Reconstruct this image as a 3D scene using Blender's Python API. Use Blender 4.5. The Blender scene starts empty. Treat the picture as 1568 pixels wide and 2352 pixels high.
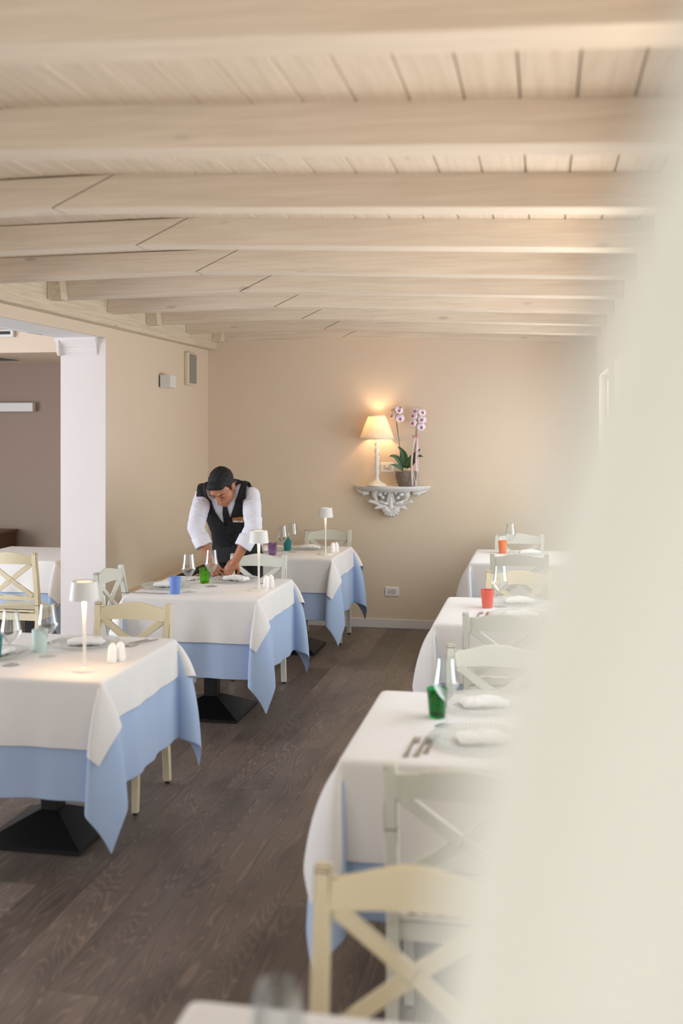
import bpy, bmesh, math, random
from mathutils import Vector, Matrix, noise, Quaternion
PI = math.pi
SC = bpy.context.scene
COL = SC.collection

# ------------------------------------------------------------------ camera, world, lights, exposure
THETA = math.atan(466 / 2400)
cam_d = bpy.data.cameras.new('camera')
cam = bpy.data.objects.new('camera', cam_d); COL.objects.link(cam)
cam.location = (0, 0, 1.75)
cam.rotation_euler = (PI / 2, 0, THETA)
cam_d.sensor_fit = 'HORIZONTAL'; cam_d.sensor_width = 36
cam_d.lens = 36 * 2400 / 1568
cam_d.shift_x = 0; cam_d.shift_y = -196 / 1568
cam_d.clip_start = 0.02
cam_d.dof.use_dof = True
cam_d.dof.focus_distance = 6.9
cam_d.dof.aperture_fstop = 2.6
SC.camera = cam
SC.view_settings.view_transform = 'Standard'
SC.view_settings.look = 'None'
SC.view_settings.exposure = 0.25
SC.view_settings.gamma = 1.0
SC.view_settings.use_curve_mapping = False

w = bpy.data.worlds.new('daylight'); SC.world = w; w.use_nodes = True
w.node_tree.nodes['Background'].inputs[0].default_value = (0.86, 0.93, 1.0, 1)
w.node_tree.nodes['Background'].inputs[1].default_value = 1.0

def area(name, loc, rot, sx, sy, radiance, col):
    l = bpy.data.lights.new(name, 'AREA'); l.shape = 'RECTANGLE'; l.size = sx; l.size_y = sy
    l.energy = radiance * PI * sx * sy; l.color = col
    o = bpy.data.objects.new(name, l); COL.objects.link(o); o.location = loc; o.rotation_euler = rot
    return o
DAY = (0.86, 0.93, 1.0)
WINS = [(-2.3, -0.5), (0.75, 2.35), (3.0, 4.6), (5.1, 6.6), (7.2, 8.4)]        # right wall openings along y; the first is added to light the curtain
WRAD = [6.0, 0.6, 2.8, 3.4, 5.4]
for (a, b), rd in zip(WINS, WRAD):                             # daylight through the right-hand windows
    area('window_daylight', (0.62, (a + b) / 2, 1.5), (0, PI / 2, 0), 1.3, b - a, rd, DAY)
for y, rd in ((1.5, 9.0), (3.8, 7.0), (5.8, 1.2)):              # added fill lamps aimed up through the windows to brighten the ceiling
    area('ceiling_fill', (1.35, y, 0.15), (0, PI / 2 + 0.75, 0), 1.3, 1.7, rd, (1.0, 0.90, 0.78))
area('window_daylight', (-1.3, -2.95, 1.45), (PI / 2, 0, 0), 2.8, 2.0, 0.5, (1.0, 0.97, 0.92))      # rear glazing, behind the camera
area('window_daylight', (-6.95, 4.3, 1.4), (0, -PI / 2, 0), 2.0, 3.6, 8.0, (0.86, 0.90, 1.0))       # side room glazing
area('window_daylight', (-5.2, -2.95, 1.4), (PI / 2, 0, 0), 2.6, 2.0, 1.5, (0.95, 0.94, 1.0))       # side room rear glazing

# ------------------------------------------------------------------ materials
def lin(c):
    return tuple(((x / 255) / 12.92 if x / 255 <= 0.04045 else ((x / 255 + 0.055) / 1.055) ** 2.4) for x in c) + (1,)
def base_mat(name, col, rough=0.5, **kw):
    m = bpy.data.materials.new(name); m.use_nodes = True
    b = m.node_tree.nodes['Principled BSDF']
    b.inputs['Base Color'].default_value = col if len(col) == 4 else lin(col)
    b.inputs['Roughness'].default_value = rough
    for k, v in kw.items(): b.inputs[k.replace('_', ' ')].default_value = v
    return m, m.node_tree.nodes, m.node_tree.links, b
def varied(name, c1, c2, scale, rough=0.5, bump=0.0, bscale=None, stretch=(1, 1, 1), detail=4, **kw):
    """two shades mixed by noise over object space, with an optional fine bump"""
    m, n, l, b = base_mat(name, c1, rough, **kw)
    tc = n.new('ShaderNodeTexCoord'); mp = n.new('ShaderNodeMapping'); mp.inputs['Scale'].default_value = stretch
    l.new(tc.outputs['Object'], mp.inputs[0])
    nz = n.new('ShaderNodeTexNoise'); nz.inputs['Scale'].default_value = scale; nz.inputs['Detail'].default_value = detail
    l.new(mp.outputs[0], nz.inputs['Vector'])
    mx = n.new('ShaderNodeMix'); mx.data_type = 'RGBA'
    mx.inputs[6].default_value = c1 if len(c1) == 4 else lin(c1); mx.inputs[7].default_value = c2 if len(c2) == 4 else lin(c2)
    l.new(nz.outputs['Fac'], mx.inputs[0]); l.new(mx.outputs[2], b.inputs['Base Color'])
    if bump:
        n2 = n.new('ShaderNodeTexNoise'); n2.inputs['Scale'].default_value = bscale or scale * 5; n2.inputs['Detail'].default_value = 6
        l.new(mp.outputs[0], n2.inputs['Vector'])
        bp = n.new('ShaderNodeBump'); bp.inputs['Strength'].default_value = bump; bp.inputs['Distance'].default_value = 0.004
        l.new(n2.outputs['Fac'], bp.inputs['Height']); l.new(bp.outputs[0], b.inputs['Normal'])
    return m

def wall_paint(name, lower, upper, zsplit=1.3):
    """matt paint in two barely different tones, the washable lower coat ending at zsplit"""
    m, n, l, b = base_mat(name, lower, 0.75)
    g = n.new('ShaderNodeNewGeometry'); sx = n.new('ShaderNodeSeparateXYZ'); l.new(g.outputs['Position'], sx.inputs[0])
    cmp = n.new('ShaderNodeMath'); cmp.operation = 'GREATER_THAN'; cmp.inputs[1].default_value = zsplit; l.new(sx.outputs[2], cmp.inputs[0])
    mx = n.new('ShaderNodeMix'); mx.data_type = 'RGBA'; mx.inputs[6].default_value = lin(lower); mx.inputs[7].default_value = lin(upper)
    l.new(cmp.outputs[0], mx.inputs[0]); l.new(mx.outputs[2], b.inputs['Base Color'])
    nz = n.new('ShaderNodeTexNoise'); nz.inputs['Scale'].default_value = 60; l.new(g.outputs['Position'], nz.inputs['Vector'])
    bp = n.new('ShaderNodeBump'); bp.inputs['Strength'].default_value = 0.06; bp.inputs['Distance'].default_value = 0.003
    l.new(nz.outputs['Fac'], bp.inputs['Height']); l.new(bp.outputs[0], b.inputs['Normal'])
    return m
M = {}
M['wall'] = wall_paint('beige_wall_paint', (224, 207, 182), (224, 205, 183))
M['brown_wall'] = wall_paint('brown_wall_paint', (160, 143, 128), (162, 141, 128))
M['pilaster'] = varied('off_white_pilaster', (232, 224, 220), (228, 220, 216), 3, 0.7)
M['white_paint'] = varied('white_ceiling_paint', (236, 233, 230), (230, 227, 225), 3, 0.7)
M['trim'] = varied('white_trim_paint', (232, 230, 226), (224, 222, 218), 6, 0.5)

def white_wood(name, axis, c1, c2):
    """whitewashed spruce: streaks along one axis, grey knots"""
    m, n, l, b = base_mat(name, c1, 0.6)
    g = n.new('ShaderNodeNewGeometry'); mp = n.new('ShaderNodeMapping')
    mp.inputs['Scale'].default_value = (1.2, 26, 26) if axis == 'x' else (26, 1.2, 26)
    l.new(g.outputs['Position'], mp.inputs[0])
    nz = n.new('ShaderNodeTexNoise'); nz.inputs['Scale'].default_value = 2.2; nz.inputs['Detail'].default_value = 6; nz.inputs['Distortion'].default_value = 0.6
    l.new(mp.outputs[0], nz.inputs['Vector'])
    mx = n.new('ShaderNodeMix'); mx.data_type = 'RGBA'; mx.inputs[6].default_value = lin(c1); mx.inputs[7].default_value = lin(c2)
    rp = n.new('ShaderNodeValToRGB'); rp.color_ramp.elements[0].position = 0.35; rp.color_ramp.elements[1].position = 0.65
    l.new(nz.outputs['Fac'], rp.inputs[0]); l.new(rp.outputs[0], mx.inputs[0])
    mk = n.new('ShaderNodeMapping'); mk.inputs['Scale'].default_value = (2.6, 9, 9) if axis == 'x' else (9, 2.6, 9)
    l.new(g.outputs['Position'], mk.inputs[0])
    vo = n.new('ShaderNodeTexVoronoi'); vo.inputs['Scale'].default_value = 1.0; l.new(mk.outputs[0], vo.inputs['Vector'])
    r2 = n.new('ShaderNodeValToRGB'); r2.color_ramp.elements[0].position = 0.04; r2.color_ramp.elements[0].color = (0.55, 0.55, 0.55, 1)
    r2.color_ramp.elements[1].position = 0.13; r2.color_ramp.elements[1].color = (0, 0, 0, 1)
    l.new(vo.outputs['Distance'], r2.inputs[0])
    m2 = n.new('ShaderNodeMix'); m2.data_type = 'RGBA'; m2.inputs[7].default_value = lin((160, 148, 134))
    l.new(r2.outputs[0], m2.inputs[0]); l.new(mx.outputs[2], m2.inputs[6]); l.new(m2.outputs[2], b.inputs['Base Color'])
    bp = n.new('ShaderNodeBump'); bp.inputs['Strength'].default_value = 0.12; bp.inputs['Distance'].default_value = 0.004
    l.new(nz.outputs['Fac'], bp.inputs['Height']); l.new(bp.outputs[0], b.inputs['Normal'])
    return m
M['beam'] = white_wood('whitewashed_beam', 'x', (228, 212, 192), (216, 199, 178))
M['plate'] = white_wood('whitewashed_wall_beam', 'y', (222, 206, 182), (206, 190, 164))
M['board'] = white_wood('whitewashed_board', 'y', (224, 207, 187), (211, 194, 172))

def floor_mat():
    m, n, l, b = base_mat('dark_oak_planks', (90, 78, 70), 0.42)
    g = n.new('ShaderNodeNewGeometry'); sp = n.new('ShaderNodeSeparateXYZ'); l.new(g.outputs['Position'], sp.inputs[0])
    cb = n.new('ShaderNodeCombineXYZ'); l.new(sp.outputs[1], cb.inputs[0]); l.new(sp.outputs[0], cb.inputs[1])
    br = n.new('ShaderNodeTexBrick'); br.inputs['Scale'].default_value = 1.0
    br.inputs['Brick Width'].default_value = 1.85; br.inputs['Row Height'].default_value = 0.19
    br.inputs['Mortar Size'].default_value = 0.0012; br.inputs['Mortar Smooth'].default_value = 0.2
    br.offset = 0.37; br.inputs['Bias'].default_value = 0.0
    br.inputs['Color1'].default_value = (0, 0, 0, 1); br.inputs['Color2'].default_value = (1, 1, 1, 1); br.inputs['Mortar'].default_value = (0.5, 0.5, 0.5, 1)
    l.new(cb.outputs[0], br.inputs['Vector'])
    # grain: distorted rings, shifted per plank
    sh = n.new('ShaderNodeMixRGB'); sh.blend_type = 'ADD'; sh.inputs[0].default_value = 1.0
    sc = n.new('ShaderNodeVectorMath'); sc.operation = 'SCALE'; sc.inputs['Scale'].default_value = 7.3; l.new(br.outputs['Color'], sc.inputs[0])
    ad = n.new('ShaderNodeVectorMath'); ad.operation = 'ADD'; l.new(cb.outputs[0], ad.inputs[0]); l.new(sc.outputs[0], ad.inputs[1])
    mp = n.new('ShaderNodeMapping'); mp.inputs['Scale'].default_value = (0.55, 5.2, 1); l.new(ad.outputs[0], mp.inputs[0])
    n1 = n.new('ShaderNodeTexNoise'); n1.inputs['Scale'].default_value = 1.6; n1.inputs['Detail'].default_value = 1.0; l.new(mp.outputs[0], n1.inputs['Vector'])
    mu = n.new('ShaderNodeMath'); mu.operation = 'MULTIPLY'; mu.inputs[1].default_value = 34; l.new(n1.outputs['Fac'], mu.inputs[0])
    fr = n.new('ShaderNodeMath'); fr.operation = 'PINGPONG'; fr.inputs[1].default_value = 0.5; l.new(mu.outputs[0], fr.inputs[0])
    mf = n.new('ShaderNodeMapping'); mf.inputs['Scale'].default_value = (3, 90, 1); l.new(ad.outputs[0], mf.inputs[0])
    n2 = n.new('ShaderNodeTexNoise'); n2.inputs['Scale'].default_value = 1.5; n2.inputs['Detail'].default_value = 5; l.new(mf.outputs[0], n2.inputs['Vector'])
    n3 = n.new('ShaderNodeTexNoise'); n3.inputs['Scale'].default_value = 2.2; n3.inputs['Detail'].default_value = 2
    m3 = n.new('ShaderNodeMapping'); m3.inputs['Scale'].default_value = (1, 2.4, 1); l.new(ad.outputs[0], m3.inputs[0]); l.new(m3.outputs[0], n3.inputs['Vector'])
    a = n.new('ShaderNodeMix'); a.data_type = 'RGBA'; a.inputs[6].default_value = lin((90, 79, 71)); a.inputs[7].default_value = lin((120, 106, 96))
    l.new(br.outputs['Color'], a.inputs[0])
    kn = n.new('ShaderNodeValToRGB'); kn.color_ramp.elements[0].position = 0.24; kn.color_ramp.elements[0].color = (0.5, 0.5, 0.52, 1); kn.color_ramp.elements[1].position = 0.52
    l.new(n3.outputs['Fac'], kn.inputs[0])
    k2 = n.new('ShaderNodeMix'); k2.data_type = 'RGBA'; k2.blend_type = 'MULTIPLY'; k2.inputs[0].default_value = 0.8
    l.new(a.outputs[2], k2.inputs[6]); l.new(kn.outputs[0], k2.inputs[7])
    gr = n.new('ShaderNodeValToRGB'); gr.color_ramp.elements[0].position = 0.0; gr.color_ramp.elements[0].color = (2.3, 2.2, 2.1, 1); gr.color_ramp.elements[1].position = 0.22; gr.color_ramp.elements[1].color = (1, 1, 1, 1)
    l.new(fr.outputs[0], gr.inputs[0])
    k3 = n.new('ShaderNodeMix'); k3.data_type = 'RGBA'; k3.blend_type = 'MULTIPLY'; k3.inputs[0].default_value = 0.5
    l.new(k2.outputs[2], k3.inputs[6]); l.new(gr.outputs[0], k3.inputs[7])
    f2 = n.new('ShaderNodeValToRGB'); f2.color_ramp.elements[0].position = 0.3; f2.color_ramp.elements[0].color = (0.8, 0.8, 0.8, 1); f2.color_ramp.elements[1].position = 0.7; f2.color_ramp.elements[1].color = (1.1, 1.1, 1.1, 1)
    l.new(n2.outputs['Fac'], f2.inputs[0])
    k4 = n.new('ShaderNodeMix'); k4.data_type = 'RGBA'; k4.blend_type = 'MULTIPLY'; k4.inputs[0].default_value = 0.8
    l.new(k3.outputs[2], k4.inputs[6]); l.new(f2.outputs[0], k4.inputs[7])
    k5 = n.new('ShaderNodeMix'); k5.data_type = 'RGBA'; k5.inputs[7].default_value = lin((52, 44, 38))
    l.new(br.outputs['Fac'], k5.inputs[0]); l.new(k4.outputs[2], k5.inputs[6]); l.new(k5.outputs[2], b.inputs['Base Color'])
    bp = n.new('ShaderNodeBump'); bp.inputs['Strength'].default_value = 0.15; bp.inputs['Distance'].default_value = 0.002
    l.new(n2.outputs['Fac'], bp.inputs['Height']); l.new(bp.outputs[0], b.inputs['Normal'])
    return m
M['floor'] = floor_mat()

def cloth_mat(name, c1, c2, sheen=0.15):
    m = varied(name, c1, c2, 5, 0.85, bump=0.12, bscale=220, detail=3)
    b = m.node_tree.nodes['Principled BSDF']; b.inputs['Sheen Weight'].default_value = sheen
    return m
M['white_cloth'] = cloth_mat('cream_white_linen', (231, 229, 226), (225, 222, 219))
M['blue_cloth'] = cloth_mat('light_blue_linen', (171, 192, 222), (163, 184, 215))
M['napkin'] = cloth_mat('white_napkin_cotton', (244, 242, 240), (238, 236, 233))
M['curtain'] = cloth_mat('cream_curtain_cloth', (246, 246, 240), (243, 243, 236))

def worn(name, c):
    """painted wood whose arrises are rubbed through to brown in patches"""
    m, n, l, b = base_mat(name, c, 0.5)
    tc = n.new('ShaderNodeTexCoord'); nz = n.new('ShaderNodeTexNoise'); nz.inputs['Scale'].default_value = 9; nz.inputs['Detail'].default_value = 3
    l.new(tc.outputs['Object'], nz.inputs['Vector'])
    rp = n.new('ShaderNodeValToRGB'); rp.color_ramp.elements[0].position = 0.47; rp.color_ramp.elements[0].color = lin(c); rp.color_ramp.elements[1].position = 0.56; rp.color_ramp.elements[1].color = lin((84, 68, 56))
    l.new(nz.outputs['Fac'], rp.inputs[0]); l.new(rp.outputs[0], b.inputs['Base Color'])
    return m
CH = (224, 211, 176)
M['chair'] = varied('ivory_chair_paint', CH, (217, 203, 168), 4, 0.5)
M['chair_edge'] = worn('rubbed_chair_edge', CH)
CG = (220, 220, 206)  # second copy of the chair paint, cooler light put into its colour
M['chair_g'] = varied('cool_lit_chair_paint', CG, (213, 213, 199), 4, 0.5)
M['chair_g_edge'] = worn('cool_lit_rubbed_edge', CG)
M['pad'] = base_mat('dark_felt_pad', (50, 42, 38), 0.9)[0]
M['black_metal'] = varied('black_powder_coated_steel', (11, 11, 12), (17, 17, 18), 30, 0.4)
M['table_wood'] = varied('pale_table_board', (200, 180, 150), (188, 166, 136), 8, 0.6)
M['lamp_white'] = varied('matt_white_lamp_metal', (226, 225, 219), (220, 219, 213), 10, 0.45)
M['ceramic'] = base_mat('white_glazed_ceramic', (244, 243, 240), 0.12)[0]
M['steel'] = base_mat('polished_cutlery_steel', (190, 188, 186), 0.18, Metallic=1.0)[0]

def glass(name, col, rough=0.0, trans=1.0, ior=1.45):
    m, n, l, b = base_mat(name, col, rough)
    b.inputs['Transmission Weight'].default_value = trans; b.inputs['IOR'].default_value = ior
    return m
def thin_glass(name, col, edge, milk=0.0):
    """thin-walled glass: clear straight on, mirror-like at grazing angles"""
    m = bpy.data.materials.new(name); m.use_nodes = True; n, l = m.node_tree.nodes, m.node_tree.links
    n.remove(n['Principled BSDF']); out = n['Material Output']
    tr = n.new('ShaderNodeBsdfTransparent'); tr.inputs[0].default_value = lin(col)
    gl = n.new('ShaderNodeBsdfGlossy'); gl.inputs['Roughness'].default_value = 0.03; gl.inputs[0].default_value = (1, 1, 1, 1)
    lw = n.new('ShaderNodeLayerWeight'); lw.inputs[0].default_value = edge
    mp = n.new('ShaderNodeMath'); mp.operation = 'MULTIPLY_ADD'; mp.inputs[1].default_value = 0.5; mp.inputs[2].default_value = 0.012; mp.use_clamp = True
    mx = n.new('ShaderNodeMixShader'); l.new(lw.outputs['Fresnel'], mp.inputs[0]); l.new(mp.outputs[0], mx.inputs[0])
    l.new(tr.outputs[0], mx.inputs[1]); l.new(gl.outputs[0], mx.inputs[2]); l.new(mx.outputs[0], out.inputs[0])
    if milk:
        df = n.new('ShaderNodeBsdfDiffuse'); df.inputs[0].default_value = (.9, .92, .92, 1); m2 = n.new('ShaderNodeMixShader'); m2.inputs[0].default_value = milk
        l.new(mx.outputs[0], m2.inputs[1]); l.new(df.outputs[0], m2.inputs[2]); l.new(m2.outputs[0], out.inputs[0])
    return m
M['glass'] = thin_glass('clear_glass', (250, 252, 252), 0.35)
M['plate_glass'] = thin_glass('clear_charger_glass', (250, 252, 251), 0.25, 0.16)
M['t_blue'] = glass('frosted_blue_glass', (140, 176, 246), 0.45, 0.4)
M['t_aqua'] = glass('frosted_aqua_glass', (222, 241, 236), 0.45, 0.35)
M['t_teal'] = glass('teal_glass', (60, 178, 180), 0.15, 0.7)
M['t_green'] = glass('lime_green_glass', (150, 222, 60), 0.02, 0.97)
M['t_dgreen'] = glass('bottle_green_glass', (40, 165, 80), 0.02, 0.95)
M['t_purple'] = glass('purple_glass', (206, 178, 222), 0.02, 0.97)
M['t_red'] = glass('red_orange_glass', (244, 62, 26), 0.25, 0.3)
M['t_orange'] = glass('orange_glass', (255, 126, 30), 0.25, 0.3)
def emit(name, col, s):
    m, n, l, b = base_mat(name, col, 0.5)
    b.inputs['Emission Color'].default_value = col if len(col) == 4 else lin(col); b.inputs['Emission Strength'].default_value = s
    return m
M['led'] = emit('warm_led_diffuser', (255, 226, 180), 3.0)
M['bulb'] = emit('warm_bulb', (255, 214, 150), 6.0)

# ------------------------------------------------------------------ mesh helpers
def mesh_obj(name, bm, mats, parent=None, smooth=False, loc=None, origin=None):
    """link the bmesh as one mesh object; origin shifts world-built shapes into the parent's frame"""
    if origin is not None: bmesh.ops.translate(bm, verts=bm.verts, vec=-Vector(origin))
    bmesh.ops.recalc_face_normals(bm, faces=bm.faces)
    me = bpy.data.meshes.new(name); bm.to_mesh(me); bm.free()
    for m in (mats if isinstance(mats, (list, tuple)) else [mats]): me.materials.append(m)
    if smooth:
        for p in me.polygons: p.use_smooth = True
        if smooth != True:
            try: me.set_sharp_from_angle(angle=math.radians(smooth))
            except Exception: pass
    o = bpy.data.objects.new(name, me); COL.objects.link(o)
    if parent is not None: o.parent = parent
    if loc is not None: o.location = loc
    return o
def tag(o, label, cat, group=None, kind=None):
    o['label'] = label; o['category'] = cat
    if group: o['group'] = group
    if kind: o['kind'] = kind
    return o
def thing(name, label, cat, loc=(0, 0, 0), rz=0, group=None):
    o = bpy.data.objects.new(name, None); COL.objects.link(o); o.empty_display_size = 0.1
    o.location = loc; o.rotation_euler = (0, 0, rz)
    return tag(o, label, cat, group)
def struct(name, bm, m, smooth=False):
    o = mesh_obj(name, bm, m, None, smooth); o['kind'] = 'structure'; return o
def dup(root, label=None, group=None, loc=None, rz=None):
    r = root.copy(); COL.objects.link(r)
    if loc is not None: r.location = loc
    if rz is not None: r.rotation_euler = (0, 0, rz)
    if label: r['label'] = label
    if group: r['group'] = group
    for ch in list(root.children):
        c = ch.copy(); COL.objects.link(c); c.parent = r
        for g in list(ch.children):
            d = g.copy(); COL.objects.link(d); d.parent = c
    return r

def box(bm, x0, x1, y0, y1, z0, z1, bev=0.0, edge_mat=None):
    vs = [bm.verts.new(p) for p in ((x0, y0, z0), (x1, y0, z0), (x1, y1, z0), (x0, y1, z0), (x0, y0, z1), (x1, y0, z1), (x1, y1, z1), (x0, y1, z1))]
    fs = [bm.faces.new([vs[i] for i in f]) for f in ((0, 3, 2, 1), (4, 5, 6, 7), (0, 1, 5, 4), (1, 2, 6, 5), (2, 3, 7, 6), (3, 0, 4, 7))]
    if bev: bevel(bm, fs, bev, edge_mat)
    return fs
def bevel(bm, fs, w, edge_mat=None, seg=1):
    es = list({e for f in fs for e in f.edges})
    r = bmesh.ops.bevel(bm, geom=es, offset=w, segments=seg, affect='EDGES', profile=0.5)
    if edge_mat is not None:
        for f in r['faces']: f.material_index = edge_mat
def hexa(bm, bot, top, bev=0.0, edge_mat=None):
    """solid from two rings of points"""
    n = len(bot)
    a = [bm.verts.new(p) for p in bot]; b = [bm.verts.new(p) for p in top]
    fs = [bm.faces.new(a[::-1]), bm.faces.new(b)] + [bm.faces.new((a[i], a[(i + 1) % n], b[(i + 1) % n], b[i])) for i in range(n)]
    if bev: bevel(bm, fs, bev, edge_mat)
    return fs
def loft(bm, rings, cap=True, closed=True):
    R = [[bm.verts.new(p) for p in r] for r in rings]; n = len(R[0])
    for a, b in zip(R, R[1:]):
        for i in range(n if closed else n - 1):
            bm.faces.new((a[i], a[(i + 1) % n], b[(i + 1) % n], b[i]))
    if cap and closed: bm.faces.new(R[0][::-1]); bm.faces.new(R[-1])
    return R
def lathe(bm, prof, seg=32, center=(0, 0, 0)):
    """revolve (r, z) profile; r = 0 ends close to a point"""
    cx, cy, cz = center; rings = []
    for r, z in prof:
        if r < 1e-6: rings.append([bm.verts.new((cx, cy, cz + z))])
        else: rings.append([bm.verts.new((cx + r * math.cos(2 * PI * k / seg), cy + r * math.sin(2 * PI * k / seg), cz + z)) for k in range(seg)])
    for a, b in zip(rings, rings[1:]):
        for k in range(seg):
            j = (k + 1) % seg
            if len(a) == 1 and len(b) == 1: continue
            if len(a) == 1: bm.faces.new((a[0], b[j], b[k]))
            elif len(b) == 1: bm.faces.new((a[k], a[j], b[0]))
            else: bm.faces.new((a[k], a[j], b[j], b[k]))
def frame(d):
    d = Vector(d).normalized(); u = Vector((0, 0, 1)) if abs(d.z) < 0.95 else Vector((0, 1, 0))
    x = d.cross(u).normalized(); return x, x.cross(d).normalized()
def tube(bm, pts, rad, seg=10, flat=1.0, up=None):
    pts = [Vector(p) for p in pts]; rings = []
    for i, p in enumerate(pts):
        d = (pts[min(i + 1, len(pts) - 1)] - pts[max(i - 1, 0)]).normalized()
        if up is not None:
            y = (Vector(up) - d * d.dot(Vector(up))).normalized(); x = y.cross(d)
        else: x, y = frame(d)
        r = rad[i] if isinstance(rad, (list, tuple)) else rad
        rings.append([p + x * (r * math.cos(2 * PI * k / seg)) + y * (r * flat * math.sin(2 * PI * k / seg)) for k in range(seg)])
    loft(bm, rings)
def ball(bm, c, r, rot=None, sub=3):
    if not isinstance(r, (list, tuple)): r = (r, r, r)
    m = Matrix.Translation(Vector(c)) @ ((rot.to_4x4()) if rot is not None else Matrix()) @ Matrix.Diagonal((*r, 1))
    bmesh.ops.create_icosphere(bm, subdivisions=sub, radius=1.0, matrix=m)
def capsule(bm, p0, p1, r0, r1, seg=14):
    tube(bm, [p0, p1], [r0, r1], seg); ball(bm, p0, r0, sub=2); ball(bm, p1, r1, sub=2)
def bez(p0, p1, p2, p3, n):
    P = [Vector(p) for p in (p0, p1, p2, p3)]; out = []
    for i in range(n + 1):
        t = i / n; out.append(P[0] * (1 - t) ** 3 + P[1] * 3 * t * (1 - t) ** 2 + P[2] * 3 * t * t * (1 - t) + P[3] * t ** 3)
    return out
def fuse(bm, voxel, smooth=3, factor=0.5):
    """union of closed shapes as one continuous surface"""
    me = bpy.data.meshes.new('tmp'); bm.to_mesh(me); bm.free()
    o = bpy.data.objects.new('tmp', me); COL.objects.link(o)
    r = o.modifiers.new('r', 'REMESH'); r.mode = 'VOXEL'; r.voxel_size = voxel; r.adaptivity = 0
    if smooth:
        s = o.modifiers.new('s', 'SMOOTH'); s.factor = factor; s.iterations = smooth
    dg = bpy.context.evaluated_depsgraph_get(); dg.update()
    ev = o.evaluated_get(dg); m2 = ev.to_mesh(); out = bmesh.new(); out.from_mesh(m2); ev.to_mesh_clear()
    bpy.data.objects.remove(o); bpy.data.meshes.remove(me)
    return out
def add_solid(o, t, off=-1):
    s = o.modifiers.new('thickness', 'SOLIDIFY'); s.thickness = t; s.offset = off; return o

# ------------------------------------------------------------------ setting
XL, XR, YB, YR = -2.97, 0.42, 9.0, -3.0          # left wall face, right wall face, back wall, rear wall
bm = bmesh.new(); box(bm, -7.2, XR + 0.3, YR - 0.2, YB + 0.1, -0.08, 0); struct('floor', bm, M['floor'])
bm = bmesh.new(); box(bm, XL - 0.05, XR + 0.3, YB, YB + 0.15, 0, 2.8); struct('wall_back', bm, M['wall'])
bm = bmesh.new()
box(bm, -3.30, XL, 6.77, 9.3, 0, 2.8); box(bm, -3.30, XL, YR, 6.77, 2.44, 2.8); box(bm, XL - 0.03, XL, YR, 6.77, 2.366, 2.45)         # wall end, then the lintel over the opening
struct('wall_left', bm, M['wall'])
bm = bmesh.new()
prev = YR
for a, b in WINS:
    box(bm, XR, XR + 0.22, prev, a, 0, 2.75); box(bm, XR, XR + 0.22, a, b, 0, 0.85); box(bm, XR, XR + 0.22, a, b, 2.15, 2.75); prev = b
box(bm, XR, XR + 0.22, prev, YB, 0, 2.75)
struct('wall_right', bm, M['wall'])
for i, (a, b) in enumerate(WINS):
    bm = bmesh.new(); x0, x1, t = XR + 0.06, XR + 0.11, 0.05
    box(bm, x0, x1, a, b, 0.85, 0.85 + t); box(bm, x0, x1, a, b, 2.15 - t, 2.15)
    for y in (a, (a + b) / 2 - t / 2, b - t): box(bm, x0, x1, y, y + t, 0.85 + t, 2.15 - t)
    struct('window_%d' % (i + 1), bm, M['trim'])
bm = bmesh.new()
box(bm, -7.2, -6.6, YR - 0.15, YR, 0, 2.8); box(bm, -3.8, -2.8, YR - 0.15, YR, 0, 2.8); box(bm, 0.15, XR + 0.3, YR - 0.15, YR, 0, 2.8)
box(bm, -6.6, -3.8, YR - 0.15, YR, 2.42, 2.8); box(bm, -2.8, 0.15, YR - 0.15, YR, 2.48, 2.8)
struct('wall_rear', bm, M['wall'])
bm = bmesh.new(); box(bm, -7.2, -3.30, 9.2, 9.32, 0, 2.8); struct('wall_side_room', bm, M['brown_wall'])
bm = bmesh.new()
box(bm, -7.2, -7.05, YR, 2.4, 0, 2.9); box(bm, -7.2, -7.05, 6.2, 9.2, 0, 2.9); box(bm, -7.2, -7.05, 2.4, 6.2, 2.45, 2.9)
struct('wall_side_room_left', bm, M['wall'])
bm = bmesh.new(); box(bm, -7.05, -3.30, 7.75, 9.2, 2.345, 3.1); struct('trim_1', bm, M['wall'])       # dropped bulkhead of the side room
bm = bmesh.new()                                                                                           # sloping plaster ceiling of the side room
def zs(x): return 2.366 if x > -3.27 else 2.366 + 0.17 * (-3.27 - x)
for ya, yb, xs in ((YR, 6.77, (-7.2, -3.27, -3.0)), (6.77, 7.75, (-7.2, -3.30))):
    for xa, xb in zip(xs, xs[1:]): hexa(bm, [(xa, ya, zs(xa)), (xb, ya, zs(xb)), (xb, yb, zs(xb)), (xa, yb, zs(xa))], [(xa, ya, zs(xa) + .03), (xb, ya, zs(xb) + .03), (xb, yb, zs(xb) + .03), (xa, yb, zs(xa) + .03)])
struct('ceiling_side_room', bm, M['white_paint'])

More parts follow.
